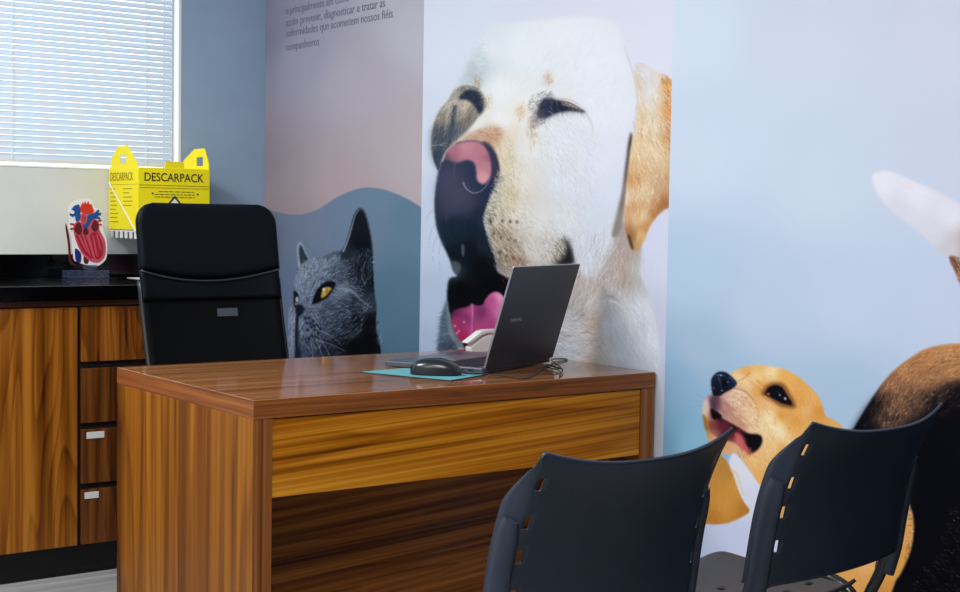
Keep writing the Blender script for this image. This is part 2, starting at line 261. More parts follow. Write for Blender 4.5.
    fur([(497, 140), (512, 140), (520, 190), (512, 215), (500, 205), (503, 170)], 420, 7, 70, .1, [(214, 200, 158), (236, 232, 220), (188, 172, 132)], .5)
    for x, y in ((490, 220), (491, 222), (502.5, 221), (510, 221.6), (517, 222), (493.7, 233.5), (501, 237.6), (508.6, 239.6), (514.7, 241), (500, 252), (507, 256), (514, 258), (520, 259)): dot(x, y, 1.3, 1.6, (44, 38, 36), .8, .75)
    fill([(508, 254), (518, 257), (528, 258), (526, 264), (512, 264)], (150, 112, 90), 2, True, .6)
    fill([(563, 236), (569, 243), (573, 254), (573, 264), (556, 264), (562, 256), (566, 248)], (22, 22, 28), 1.8, True, .95)
    fur([(556, 240), (564, 240), (566, 256), (556, 264), (548, 262)], 160, 6, 60, .2, [(40, 36, 36), (188, 168, 130), (90, 78, 66)], .65)
    fur([(574, 238), (590, 236), (596, 266), (586, 276), (576, 262)], 260, 12, 95, .06, [(226, 232, 242), (190, 200, 214)], .5)
    fur([(530, 122), (585, 118), (596, 150), (590, 230), (560, 225), (535, 170)], 900, 7, [(540, 140, 65), (580, 140, 50), (575, 210, 75)], .05, [(206, 210, 220), (236, 240, 246), (190, 194, 206)], .45, soft=5)
    fur([(498, 90), (530, 60), (600, 50), (620, 100), (600, 118), (560, 92)], 700, 8, ang, .02, [(214, 220, 230), (240, 244, 248)], .4, soft=6)
    fur([(488, 215), (505, 215), (528, 245), (530, 272), (500, 272)], 380, 6, [(500, 225, 70), (515, 255, 50)], .1, [(96, 80, 64), (70, 58, 50), (150, 122, 94), (206, 190, 164)], .5, soft=4)
    fur([(520, 225), (560, 225), (552, 262), (525, 270)], 320, 6, 60, .08, [(176, 172, 168), (230, 230, 228), (150, 142, 134)], .4, soft=5)
    # ear
    fill([(631, 132), (632.6, 140), (630.6, 152), (628, 175), (625, 205), (620, 232), (612, 236), (617, 212), (622, 190), (626, 160), (628.5, 142)], [(630, 140, (60, 50, 52)), (627, 165, (84, 70, 70)), (622, 195, (128, 114, 108)), (618, 220, (140, 128, 120))], 1.2)
    ear = [(636, 64), (643, 63), (652, 68), (659.5, 73.6), (668, 77), (674.2, 80.4), (673.8, 110), (672.6, 150), (669.6, 207.5), (664, 210), (658, 215), (650, 226), (645, 239), (638.6, 250.4), (632.6, 250), (628, 240), (624.6, 229), (624.8, 205), (627.6, 175), (630.4, 150), (633.6, 133), (637, 115), (638.4, 95), (634, 76)]
    fill(ear, [(645, 75, (220, 221, 228)), (638, 80, (214, 200, 184)), (650, 90, (222, 220, 220)), (655, 82, (223, 219, 220)), (648, 104, (222, 216, 208)), (650, 122, (224, 212, 190)), (640, 110, (222, 204, 176)), (665, 85, (226, 172, 108)), (670, 110, (220, 160, 98)), (669, 140, (208, 162, 116)), (655, 150, (224, 204, 174)), (640, 150, (226, 202, 166)), (634, 165, (216, 178, 134)), (634, 178, (206, 152, 100)),
               (645, 190, (224, 202, 172)), (662, 185, (196, 158, 124)), (633, 206, (204, 150, 100)), (642, 215, (224, 198, 160)), (664, 203, (164, 112, 68)), (655, 212, (172, 118, 70)), (640, 235, (214, 172, 118)), (647, 227, (196, 144, 92)), (631, 235, (150, 108, 74)), (627, 198, (226, 206, 182))], .7, False)
    fur([(641, 108), (658, 112), (664, 160), (655, 205), (636, 215), (630, 180), (637, 130)], 600, 11, [(650, 100, 88), (650, 160, 65), (645, 200, 95)], .08, [(238, 228, 206), (230, 214, 184), (210, 176, 134), (196, 152, 106)], .55, soft=3)
    fur(ear, 1700, 9, [(650, 90, 80), (668, 100, 55), (640, 120, 95), (655, 160, 60), (640, 200, 85), (660, 195, 110), (640, 235, 100)], .10, None, .6, .2, 0, False)
    fur([(660, 76), (674, 82), (671, 150), (662, 150), (664, 110)], 90, 7, 55, .1, [(150, 92, 48), (120, 76, 44)], .6)
    fill([(627.6, 236), (630, 236), (633.6, 249), (631, 248)], (70, 46, 30), .8, True, .9)
    for q in ([(436, 222), (431, 232), (428.6, 248)], [(438.6, 232), (434, 244), (432.6, 262)], [(441, 240), (439, 256), (440, 272)], [(434.6, 208), (429, 214), (426.5, 222)]): line(q, (112, 128, 154), .6, .6)

def paint_beagle():
    fill([(676, -140), (1120, -140), (1120, 780), (655, 780), (655, 300), (670, 100)],
         [(690, 20, (210, 224, 242)), (690, -100, (206, 219, 236)), (800, 40, (205, 216, 233)), (940, 40, (205, 212, 230)), (1080, 60, (206, 213, 230)), (700, 150, (202, 216, 236)), (820, 180, (200, 213, 232)), (940, 160, (200, 209, 229)), (690, 280, (178, 202, 226)), (760, 310, (184, 202, 226)), (850, 300, (190, 206, 228)), (950, 310, (192, 204, 228)),
          (672, 380, (140, 178, 210)), (670, 440, (124, 172, 204)), (690, 440, (134, 182, 212)), (700, 350, (166, 190, 216)), (840, 400, (168, 192, 218)), (690, 540, (186, 200, 230)), (700, 700, (180, 196, 226)), (1080, 300, (192, 204, 228))], .3, False)
    # tail
    tail = [(872, 176), (880, 171.5), (892, 172), (911, 180), (934.7, 190.8), (960, 203.6), (990, 222), (1012, 250), (1000, 290), (985, 300), (962, 284), (955, 270), (949.6, 258), (939.4, 250), (922.8, 235.7), (901.5, 219), (884, 203), (875, 189)]
    fill(tail, [(880, 180, (226, 228, 240)), (915, 195, (226, 226, 238)), (950, 215, (222, 222, 236)), (900, 208, (214, 214, 228)), (930, 235, (212, 212, 226)), (950, 250, (202, 198, 206)), (975, 250, (150, 110, 90)), (990, 280, (130, 84, 60))], 1.3)
    fur(tail, 700, 12, 32, .03, None, .5)
    fill([(949.6, 258), (955, 257), (962, 262), (975, 262), (1000, 270), (1012, 300), (1010, 360), (980, 360), (970, 310), (959, 281)], [(955, 264, (120, 78, 58)), (965, 275, (150, 98, 66)), (990, 300, (120, 78, 52))], .9)
    fur([(949, 257), (975, 262), (980, 290), (962, 284)], 160, 7, 60, .25, [(70, 46, 38), (160, 108, 76), (200, 190, 190)], .6)
    # body
    body = [(845, 444), (853.4, 428.8), (867, 406), (880.4, 385.7), (894, 370.5), (909, 358.7), (924.3, 349.4), (941, 345), (960, 343.6), (1000, 346), (1060, 356), (1110, 372), (1118, 640), (1118, 776), (880, 776), (884, 620), (893, 588), (905, 560), (908, 500), (880, 470)]
    fill(body, [(860, 425, (10, 12, 20)), (872, 402, (24, 22, 28)), (885, 400, (92, 64, 52)), (890, 385, (142, 100, 70)), (905, 372, (178, 124, 80)), (925, 358, (190, 132, 84)), (950, 352, (200, 142, 92)), (925, 378, (168, 116, 78)), (950, 370, (184, 130, 84)), (900, 400, (124, 88, 68)), (915, 405, (76, 56, 48)), (890, 420, (62, 46, 46)), (930, 398, (26, 22, 26)), (955, 392, (12, 12, 20)),
                (940, 420, (7, 8, 16)), (920, 450, (5, 6, 14)), (950, 480, (5, 6, 13)), (920, 530, (5, 6, 13)), (945, 560, (26, 22, 22)), (920, 590, (10, 10, 15)), (1000, 360, (190, 134, 86)), (1000, 390, (40, 32, 32)), (1000, 450, (6, 8, 14)), (1000, 560, (26, 22, 22)), (1080, 500, (20, 18, 22)), (950, 700, (10, 10, 14))], .7)
    hump = [(874, 404), (882, 388), (895, 373), (910, 361), (925, 352), (942, 347.6), (962, 346.6), (1000, 350), (1040, 360), (1000, 385), (960, 380), (940, 388), (930, 400), (915, 412), (890, 432), (868, 432)]
    fur(hump, 2600, 6.5, [(880, 400, -70), (900, 380, -48), (930, 360, -28), (960, 356, -18), (900, 420, -55), (940, 380, -30)], .2, [(200, 144, 96), (170, 118, 80), (118, 82, 62), (60, 44, 42), (216, 168, 124)], .5)
    fill([(853, 432), (866, 410), (878, 398), (884, 402), (874, 422), (890, 432), (915, 420), (938, 402), (962, 390), (1000, 392), (1060, 400), (1118, 420), (1130, 790), (870, 790), (884, 610), (905, 560), (912, 520), (902, 480), (850, 440)], (5, 6, 13), 4, True, .93)
    fur([(866, 410), (885, 395), (930, 392), (965, 380), (962, 392), (935, 408), (905, 430), (870, 432)], 420, 6, -55, .2, [(140, 100, 72), (90, 66, 54), (60, 44, 42)], .5, soft=3)
    fur([(868, 412), (884, 392), (912, 400), (920, 425), (860, 436)], 300, 6, -62, .2, [(18, 16, 24), (40, 32, 36)], .6)
    fur([(925, 395), (965, 378), (1000, 390), (960, 410), (925, 420)], 260, 8, -30, .2, [(10, 10, 18), (90, 66, 52)], .55)
    fur([(955, 500), (1000, 480), (1000, 620), (905, 620), (915, 580), (935, 550)], 800, 5, 30, .25, [(92, 72, 58), (64, 50, 44), (120, 96, 78)], .55)
    # chest, leg and shoulder in tan
    leg = [(757, 470), (764, 490), (775, 520), (792, 560), (802, 620), (806, 770), (878, 770), (884, 630), (893.7, 586), (901, 572.6), (910, 552), (913.6, 531), (912.6, 514), (907, 499), (900, 480), (870, 455), (842, 430), (800, 420)]
    fill(leg, [(800, 470, (222, 166, 94)), (850, 480, (218, 160, 88)), (840, 550, (214, 152, 80)), (865, 560, (228, 176, 110)), (850, 580, (222, 162, 88)), (900, 560, (220, 156, 76)), (908, 530, (216, 156, 84)), (880, 600, (206, 142, 66)), (905, 508, (196, 150, 100)), (790, 540, (214, 166, 100)), (840, 700, (200, 140, 70))], .8)
    fur(leg, 1400, 8, 80, .07, None, .5)
    fur([(904, 500), (908, 500), (914, 520), (914, 540), (909, 558), (904, 560), (908, 530)], 130, 6, 150, .2, [(70, 50, 36), (236, 200, 150)], .6)
    # white chest
    fill([(733, 452), (742, 460), (752, 473), (763, 488), (774, 520), (790, 560), (800, 620), (800, 770), (690, 770), (690, 520), (715, 500), (733, 500), (728, 470)], [(745, 470, (222, 224, 238)), (750, 500, (212, 218, 236)), (730, 530, (196, 206, 234)), (700, 545, (190, 202, 232)), (760, 560, (200, 208, 232)), (740, 700, (190, 198, 222))], 1.2)
    # hanging ear
    ear = [(700, 462), (712, 452), (724, 458), (731.6, 470.8), (738.7, 491), (744, 502), (749.6, 511), (740, 518), (726, 523.4), (710, 524.2), (700, 520), (694, 500)]
    fill(ear, [(725, 468, (186, 132, 62)), (735, 490, (206, 146, 66)), (745, 510, (184, 122, 50)), (725, 505, (206, 148, 66)), (712, 518, (186, 126, 52)), (712, 480, (194, 138, 66))], .6)
    fur(ear, 420, 7, 75, .07, None, .5)
    line([(731, 470), (737, 474), (740, 484), (744, 496)], (226, 190, 140), 3, .6)
    # head
    head = [(712, 394), (706, 397), (702.8, 405), (702, 414), (704.4, 422), (706, 430), (708, 440), (716, 450), (726, 455), (734, 453), (741, 458), (751, 472), (762.6, 487), (790, 500), (840, 470), (848, 440), (841, 426), (832, 419), (825.6, 415.6), (823, 407), (818.5, 396.6), (810, 387), (799.6, 377.7), (785.4, 369.6), (771, 366.4), (757.6, 364.8), (746, 366.4), (737.6, 369.4), (730, 374), (724, 384)]
    fill(head, [(745, 371, (226, 166, 92)), (760, 368, (232, 184, 112)), (757, 376, (240, 206, 148)), (770, 372, (242, 220, 168)), (785, 376, (230, 172, 92)), (800, 385, (226, 166, 86)), (748, 382, (238, 204, 158)), (740, 378, (238, 208, 160)), (757, 392, (224, 158, 88)), (762, 386, (228, 168, 98)), (745, 392, (228, 192, 148)), (735, 396, (226, 188, 158)), (728, 400, (196, 150, 146)), (725, 408, (190, 136, 140)),
                (738, 406, (228, 190, 160)), (748, 410, (236, 200, 160)), (742, 418, (224, 176, 138)), (752, 420, (236, 206, 166)), (760, 408, (230, 172, 110)), (765, 402, (234, 184, 128)), (768, 416, (246, 226, 178)), (776, 428, (246, 228, 184)), (764, 430, (240, 212, 170)), (782, 415, (222, 158, 78)), (795, 420, (224, 160, 80)), (800, 400, (222, 160, 80)), (812, 396, (226, 172, 102)), (806, 410, (228, 176, 116)),
                (818, 412, (216, 148, 70)), (835, 424, (222, 168, 90)), (770, 445, (236, 196, 136)), (755, 458, (234, 184, 120)), (765, 475, (230, 174, 100)), (785, 450, (226, 166, 88)), (705, 402, (206, 190, 200)), (709, 400, (170, 132, 148)), (704, 412, (216, 196, 160)), (706, 424, (170, 120, 60)), (712, 408, (120, 88, 104)), (720, 440, (214, 160, 120)), (830, 445, (206, 146, 74))], .7)
    fur(head, 2400, 4.5, [(745, 390, 30), (740, 405, 40), (770, 372, 10), (800, 385, 40), (780, 430, 60), (812, 405, 70), (755, 460, 65), (760, 415, 55)], .06, None, .5)
    for q in ([(737, 386), (746, 391), (752, 399)], [(735, 392), (744, 398), (750, 406)], [(732, 398), (742, 405), (750, 414)], [(728, 404), (740, 412), (750, 420)], [(727, 410), (736, 418), (746, 424)]): line(q, (172, 126, 92), 1.2, .4)
    for x, y in ((735, 395), (738, 400), (733, 402), (741, 406), (729, 405), (737, 408), (744, 411), (742, 397)): dot(x, y, .8, .8, (120, 78, 66), .5, .7)
    line([(762, 392), (757, 386), (748, 380)], (216, 150, 76), 3, .35)
    fill([(761, 407), (768, 412), (782, 428), (794, 444), (786, 446), (772, 432), (762, 418)], (246, 228, 190), 3.2, True, .6)
    for q, c, w_ in (([(733, 388), (742, 390), (750, 396), (757, 405)], (150, 102, 66), 1.6), ([(733, 390.5), (742, 393), (750, 400), (756, 409)], (250, 226, 188), 1.6), ([(730, 396), (740, 400), (748, 408), (754, 417)], (160, 112, 84), 1.6), ([(730, 398.6), (739, 403), (747, 411), (752, 420)], (248, 222, 186), 1.5),
                     ([(724, 402), (734, 410), (744, 418), (752, 425)], (150, 100, 82), 1.8), ([(722, 406), (732, 414), (742, 421)], (240, 208, 178), 1.6), ([(719, 398), (719, 406), (724, 414)], (96, 62, 74), 2), ([(757, 380), (763, 386), (766, 384)], (206, 140, 70), 2.4), ([(750, 372), (744, 378), (737, 382)], (196, 130, 66), 2)): line(q, c, w_, .55)
    fur([(728, 392), (738, 386), (758, 408), (756, 424), (742, 424), (724, 410)], 300, 4, 40, .1, [(150, 104, 80), (246, 220, 186), (206, 150, 124)], .45)
    fur([(752, 428), (765, 410), (790, 440), (775, 470), (750, 462)], 320, 7, 62, .06, [(248, 230, 190), (222, 170, 104)], .4)
    fur([(712, 396), (728, 392), (752, 404), (760, 424), (744, 426), (722, 414)], 260, 5, [(725, 400, 50), (745, 412, 40)], .08, [(120, 80, 74), (248, 226, 196), (176, 128, 108), (232, 196, 164)], .5, soft=2)
    fur([(752, 374), (792, 382), (810, 404), (800, 430), (774, 436)], 520, 6, [(760, 370, 20), (800, 385, 45), (815, 405, 70), (790, 430, 55)], .06, [(206, 142, 70), (244, 196, 124), (216, 156, 82)], .35, soft=5)
    fill([(711, 395), (719, 397), (722, 404), (719, 412), (712, 409), (709, 402)], (92, 58, 70), 1.6, True, .6)
    fill([(727, 396), (736, 391), (744, 396), (740, 404), (730, 404)], (240, 212, 184), 2.2, True, .5)
    fill([(738, 404), (750, 406), (758, 418), (750, 424), (742, 414)], (244, 214, 170), 2.4, True, .55)
    fill([(722, 400), (728, 406), (738, 418), (748, 427), (742, 428), (730, 420), (722, 412)], (164, 112, 98), 1.8, True, .5)
    fill([(703, 404), (707, 399), (710, 406), (708, 412), (704, 412)], (222, 200, 190), 1.2, True, .6)
    # mouth
    fill([(709.6, 412), (715, 413), (722, 418), (731, 423), (741, 428.4), (750, 434), (760, 436), (761.6, 443), (757, 450), (750, 454), (744, 450), (736, 444), (726, 440), (715, 436), (709, 428)], [(714, 424, (150, 84, 84)), (722, 423, (60, 20, 30)), (714, 424, (96, 40, 46)), (713, 433, (170, 100, 92)), (728, 433, (84, 28, 40)), (733, 427, (36, 12, 20)), (720, 418, (30, 12, 20)), (741, 436, (140, 44, 58)), (738, 443, (200, 110, 106)), (752, 442, (14, 10, 18)), (757, 441, (14, 10, 18)), (747, 450, (130, 56, 58)), (710, 418, (180, 112, 104))], .8)
    fill([(711, 408), (716, 411), (722, 416), (718, 419), (712, 418)], (14, 8, 14), .7)
    fill([(740, 431), (748, 434), (757, 434), (762, 438), (760, 446), (753, 452), (748, 446), (745, 438)], (13, 10, 18), 1.0)
    fill([(718, 421), (728, 422), (733, 427), (726, 430), (718, 428)], (110, 42, 54), 1.4, True, .5)
    fill([(735, 433), (741, 436), (746, 446), (750, 452), (744, 451), (737, 444)], (204, 106, 104), .9, True, .8)
    fur([(742, 446), (756, 450), (748, 458), (738, 456)], 60, 5, 80, .2, [(190, 120, 110), (120, 60, 60)], .5)
    fill([(702.4, 414), (706, 418), (708, 428), (705.4, 430), (703.6, 422)], (150, 98, 40), .8, True, .8)
    # nose
    fill([(711, 382.5), (712.6, 376.6), (717, 372.4), (722.8, 371.4), (729.4, 374.6), (736.4, 381.6), (736, 385.6), (730.5, 390), (724.6, 393), (719, 396.4), (713, 395)], [(716, 376, (24, 34, 58)), (726, 376, (18, 28, 50)), (733, 382, (20, 36, 70)), (716, 390, (20, 20, 34)), (725, 388, (16, 20, 38))], .6)
    dot(724, 384, 3.4, 4.4, (8, 9, 16), .8, .9, 30)
    for q in ([(718, 377), (720.6, 383), (721, 390)], [(716, 375), (721, 375), (726, 376)], [(729, 377), (733, 380), (735, 384)]): line(q, (122, 142, 178), .9, .6)
    for x, y in ((727.6, 382), (722, 390.5), (713.6, 388), (721, 375.4)): dot(x, y, .9, .7, (190, 200, 220), .4, .8)
    fill([(713, 396), (719, 397), (717, 404), (716, 410), (711, 407), (710, 400)], (74, 50, 66), 1.2, True, .8)
    # eye
    fill([(761, 394), (764, 388), (769, 383.5), (777, 382), (784, 384), (789.5, 392), (796, 407), (783, 407.4), (774, 403), (767, 399)], (116, 64, 32), 1.3, True, .8)
    fill([(765.4, 394.6), (766.4, 390), (770, 386.4), (776, 385), (782, 387.4), (786.4, 394), (792.4, 404.6), (784, 404), (777, 400.8), (771, 397.4)], (12, 12, 20), .6)
    dot(768.4, 394.2, 1.8, 1.5, (176, 104, 76), .5, .8)
    for x, y, r in ((778.2, 392, .5), (779.8, 395, .7), (785.2, 398.6, 1.1)): dot(x, y, r, r*1.2, (222, 214, 222), .4, .9)
    line([(764, 396), (770, 400), (776, 405)], (238, 190, 140), 2, .5)
    for q in ([(703, 398), (697, 394), (692, 388)], [(702, 402), (696, 401), (690, 400)], [(702, 406), (696, 406), (691, 408)]): line(q, (110, 140, 160), .5, .6)
SKY = 1.35
LAMPS = ((.3, .9, 39), (.2, 3.4, 50), (-1.2, 1.2, 18))
EXPO = 0.70
# ---------------------------------------------------------------- helpers
def lin(c):
    c = np.asarray(c, float)/255.
    return np.where(c <= .04045, c/12.92, ((c+.055)/1.055)**2.4)
def L4(r, g, b): return tuple(float(v) for v in lin((r, g, b)))+(1.,)

def mat(name, col=(128, 128, 128), rough=.5, metal=0., spec=.5, **kw):
    m = bpy.data.materials.new(name); m.use_nodes = True
    b = m.node_tree.nodes['Principled BSDF']
    b.inputs['Base Color'].default_value = L4(*col); b.inputs['Roughness'].default_value = rough
    b.inputs['Metallic'].default_value = metal; b.inputs['Specular IOR Level'].default_value = spec
    for k, v in kw.items(): b.inputs[k.replace('_', ' ')].default_value = v
    return m

def N(m, t, **kw):
    n = m.node_tree.nodes.new(t)
    for k, v in kw.items(): setattr(n, k, v)
    return n
def LK(m, a, b): m.node_tree.links.new(a, b)
def ramp(m, stops):
    r = N(m, 'ShaderNodeValToRGB'); e = r.color_ramp.elements
    while len(e) < len(stops): e.new(.5)
    for i, (p, c) in enumerate(stops): e[i].position = p; e[i].color = L4(*c)
    return r

def speckle(m, a, b, scale=60, detail=4, amt=1., bump=0.):
    """gentle procedural mottling between two colours (and a fine bump)"""
    bs = m.node_tree.nodes['Principled BSDF']; tc = N(m, 'ShaderNodeTexCoord'); n = N(m, 'ShaderNodeTexNoise')
    n.inputs['Scale'].default_value = scale; n.inputs['Detail'].default_value = detail
    LK(m, tc.outputs['Object'], n.inputs['Vector'])
    r = ramp(m, [(.3, a), (.7, b)]); LK(m, n.outputs['Fac'], r.inputs['Fac']); LK(m, r.outputs['Color'], bs.inputs['Base Color'])
    if bump:
        bp = N(m, 'ShaderNodeBump'); bp.inputs['Strength'].default_value = bump; bp.inputs['Distance'].default_value = .002
        LK(m, n.outputs['Fac'], bp.inputs['Height']); LK(m, bp.outputs['Normal'], bs.inputs['Normal'])
    return m

def wood(name, axis, dark, mid, light, along=.55, across=5., bands=9., rough=.35, seed=0., spec=.5, fine=.36, tilt=0.):
    """veneer: grain runs along axis; contour lines of a stretched noise make the cathedral figure, plus streaks and pores"""
    m = mat(name, mid, rough, 0, spec); bs = m.node_tree.nodes['Principled BSDF']
    tc = N(m, 'ShaderNodeTexCoord'); ro = N(m, 'ShaderNodeMapping'); ro.inputs['Rotation'].default_value = (0, math.radians(tilt), 0); LK(m, tc.outputs['Object'], ro.inputs['Vector'])
    def noise(al, ac, off, detail, rgh, dist=0.):
        mp = N(m, 'ShaderNodeMapping'); s = [ac]*3; s[axis] = al; mp.inputs['Scale'].default_value = s; mp.inputs['Location'].default_value = (off, off*1.7, off*.6)
        LK(m, ro.outputs['Vector'], mp.inputs['Vector'])
        n = N(m, 'ShaderNodeTexNoise'); n.inputs['Scale'].default_value = 1.; n.inputs['Detail'].default_value = detail; n.inputs['Roughness'].default_value = rgh; n.inputs['Distortion'].default_value = dist
        LK(m, mp.outputs['Vector'], n.inputs['Vector']); return n.outputs['Fac']
    def stretch(sock, lo, hi):
        r = N(m, 'ShaderNodeMapRange'); r.inputs[1].default_value = lo; r.inputs[2].default_value = hi; LK(m, sock, r.inputs[0]); return r.outputs[0]
    mu = N(m, 'ShaderNodeMath', operation='MULTIPLY'); mu.inputs[1].default_value = bands*2.2; LK(m, noise(along, across, seed, 2.5, .35, .15), mu.inputs[0])
    fr = N(m, 'ShaderNodeMath', operation='FRACT'); LK(m, mu.outputs[0], fr.inputs[0])
    mr = ramp(m, [(0., (90, 90, 90)), (.12, (222, 222, 222)), (.55, (205, 205, 205)), (.88, (150, 150, 150)), (1., (70, 70, 70))]); LK(m, fr.outputs[0], mr.inputs['Fac'])
    ma = N(m, 'ShaderNodeRGBToBW'); LK(m, mr.outputs['Color'], ma.inputs[0])
    pores = stretch(noise(along*3.2, across*15, seed*3, 3., .6), .32, .68)
    streak = stretch(noise(along*.9, across*4.5, seed*2, 3., .6), .33, .67)
    x1 = N(m, 'ShaderNodeMix'); x1.inputs[0].default_value = fine; LK(m, ma.outputs[0], x1.inputs[2]); LK(m, pores, x1.inputs[3])
    x2 = N(m, 'ShaderNodeMix'); x2.inputs[0].default_value = .48; LK(m, x1.outputs[0], x2.inputs[2]); LK(m, streak, x2.inputs[3])
    r = ramp(m, [(.12, dark), (.45, mid), (.80, light)]); LK(m, x2.outputs[0], r.inputs['Fac']); LK(m, r.outputs['Color'], bs.inputs['Base Color'])
    return m

class MB:
    """collects shapes into one bmesh"""
    def __init__(s): s.bm = bmesh.new(); s.idx = 0
    def faces_since(s, n):
        s.bm.faces.ensure_lookup_table(); return s.bm.faces[n:]
    def box(s, x0, x1, y0, y1, z0, z1, bev=0., seg=2, mi=0, M=None):
        b = bmesh.new()
        bmesh.ops.create_cube(b, size=1., matrix=Matrix.Translation(((x0+x1)/2, (y0+y1)/2, (z0+z1)/2)) @ Matrix.Diagonal((x1-x0, y1-y0, z1-z0, 1)))
        if bev: bmesh.ops.bevel(b, geom=list(b.edges), offset=bev, segments=seg, profile=.5, affect='EDGES')
        return s.take(b, mi, M)
    def take(s, b, mi=0, M=None):
        if M is not None: b.transform(M)
        for f in b.faces: f.material_index = mi if mi else f.material_index
        t = bpy.data.meshes.new('t'); b.to_mesh(t); b.free(); s.bm.from_mesh(t); bpy.data.meshes.remove(t); return s
    def cyl(s, p, q, r0, r1=None, seg=20, mi=0, bev=0.):
        p, q = Vector(p), Vector(q); d = q-p; b = bmesh.new()
        bmesh.ops.create_cone(b, cap_ends=True, segments=seg, radius1=r0, radius2=r0 if r1 is None else r1, depth=d.length)
        if bev: bmesh.ops.bevel(b, geom=[e for e in b.edges if len(e.link_faces) == 2 and e.calc_face_angle(0) > 1], offset=bev, segments=2, profile=.5, affect='EDGES')
        return s.take(b, mi, Matrix.Translation((p+q)/2) @ d.to_track_quat('Z', 'Y').to_matrix().to_4x4())
    def tube(s, pts, r, seg=12, ry=None, caps=True, mi=0, up=(0, 0, 1)):
        pts = [Vector(p) for p in pts]; b = bmesh.new(); rings = []; n = len(pts)
        rr = r if hasattr(r, '__len__') else [r]*n; ry2 = ry if hasattr(ry, '__len__') else ([ry]*n if ry else rr)
        t0 = (pts[1]-pts[0]).normalized(); a = t0.cross(Vector(up))
        if a.length < 1e-3: a = t0.cross(Vector((1, 0, 0)))
        a.normalize()
        for i in range(n):
            t = (pts[min(i+1, n-1)]-pts[max(i-1, 0)]).normalized(); a = (a-t*a.dot(t)).normalized(); c = t.cross(a)
            rings.append([b.verts.new(pts[i]+a*(math.cos(k*2*math.pi/seg)*rr[i])+c*(math.sin(k*2*math.pi/seg)*ry2[i])) for k in range(seg)])
        for i in range(n-1):
            for k in range(seg): b.faces.new((rings[i][k], rings[i][(k+1) % seg], rings[i+1][(k+1) % seg], rings[i+1][k]))
        if caps: b.faces.new(rings[0][::-1]); b.faces.new(rings[-1])
        bmesh.ops.recalc_face_normals(b, faces=b.faces); return s.take(b, mi)
    def prism(s, poly, d, M=None, mi=0, bev=0.):
        """polygon in local XZ, thickness d along -Y (front at y=-d)"""
        b = bmesh.new(); f = [b.verts.new((x, -d, z)) for x, z in poly]; k = [b.verts.new((x, 0, z)) for x, z in poly]; n = len(poly)
        b.faces.new(f); b.faces.new(k[::-1])
        for i in range(n): b.faces.new((f[i], k[i], k[(i+1) % n], f[(i+1) % n]))
        bmesh.ops.recalc_face_normals(b, faces=b.faces)
        if bev: bmesh.ops.bevel(b, geom=list(b.edges), offset=bev, segments=2, profile=.5, affect='EDGES')
        return s.take(b, mi, M)
    def grid(s, fn, nu, nv, skip=None, closed=False, M=None, mi=0):
        b = bmesh.new(); v = [[b.verts.new(fn(i/(nu-1 if not closed else nu), j/(nv-1))) for j in range(nv)] for i in range(nu)]
        for i in range(nu if closed else nu-1):
            for j in range(nv-1):
                if skip and skip(i, j): continue
                b.faces.new((v[i][j], v[(i+1) % nu][j], v[(i+1) % nu][j+1], v[i][j+1]))
        bmesh.ops.recalc_face_normals(b, faces=b.faces); return s.take(b, mi, M)
    def build(s, name, mats, parent=None, smooth=False, loc=None, thick=0., off=-1., sub=0, auto=None):
        me = bpy.data.meshes.new(name); s.bm.to_mesh(me); s.bm.free()
        for m in (mats if isinstance(mats, (list, tuple)) else [mats]): me.materials.append(m)
        o = bpy.data.objects.new(name, me); COL.objects.link(o)
        if parent: o.parent = parent
        if loc: o.location = loc
        if smooth: me.polygons.foreach_set('use_smooth', [True]*len(me.polygons))
        if auto is not None: me.set_sharp_from_angle(angle=math.radians(auto))
        if thick: md = o.modifiers.new('thickness', 'SOLIDIFY'); md.thickness = thick; md.offset = off
        if sub: md = o.modifiers.new('smooth', 'SUBSURF'); md.levels = sub; md.render_levels = sub
        return o

def tag(o, label=None, cat=None, group=None, kind=None):
    for k, v in (('label', label), ('category', cat), ('group', group), ('kind', kind)):
        if v: o[k] = v
    return o
def thing(name, label, cat, loc, rz=0., group=None):
    o = bpy.data.objects.new(name, None); COL.objects.link(o); o.location = loc; o.rotation_euler = (0, 0, rz); o.empty_display_size = .1
    return tag(o, label, cat, group)
def struct(mb, name, mats, **k): return tag(mb.build(name, mats, **k), kind='structure')
def copy_tree(o, parent=None):
    c = o.copy(); COL.objects.link(c)
    if parent: c.parent = parent; c.matrix_parent_inverse = o.matrix_parent_inverse.copy()
    for ch in list(o.children): copy_tree(ch, c)
    return c
def curve_pts(P, n=8):
    return [Vector(q) for q in catmull(P, n)]
def catmull(P, n=8):
    P = np.array(P, float); m = len(P); out = []
    for i in range(m-1):
        p0, p1, p2, p3 = P[max(i-1, 0)], P[i], P[i+1], P[min(i+2, m-1)]
        for t in np.linspace(0, 1, n, endpoint=False): out.append(.5*((2*p1)+(-p0+p2)*t+(2*p0-5*p1+4*p2-p3)*t*t+(-p0+3*p1-3*p2+p3)*t**3))
    out.append(P[-1]); return np.array(out)
def text_mesh(name, body, size, material, parent, M, squeeze=1., ext=.0004, align='LEFT', bold=0.):
    cu = bpy.data.curves.new(name, 'FONT'); cu.body = body; cu.size = size; cu.align_x = align; cu.extrude = ext; cu.offset = bold; cu.resolution_u = 3
    o = bpy.data.objects.new(name, cu); COL.objects.link(o); bpy.context.view_layer.update()
    me = bpy.data.meshes.new_from_object(o.evaluated_get(bpy.context.evaluated_depsgraph_get())); bpy.data.objects.remove(o); bpy.data.curves.remove(cu)
    me.transform(Matrix.Diagonal((squeeze, 1, 1, 1))); me.transform(M); me.name = name; me.materials.clear(); me.materials.append(material)
    for p in me.polygons: p.material_index = 0
    o = bpy.data.objects.new(name, me); COL.objects.link(o); o.parent = parent
    return o
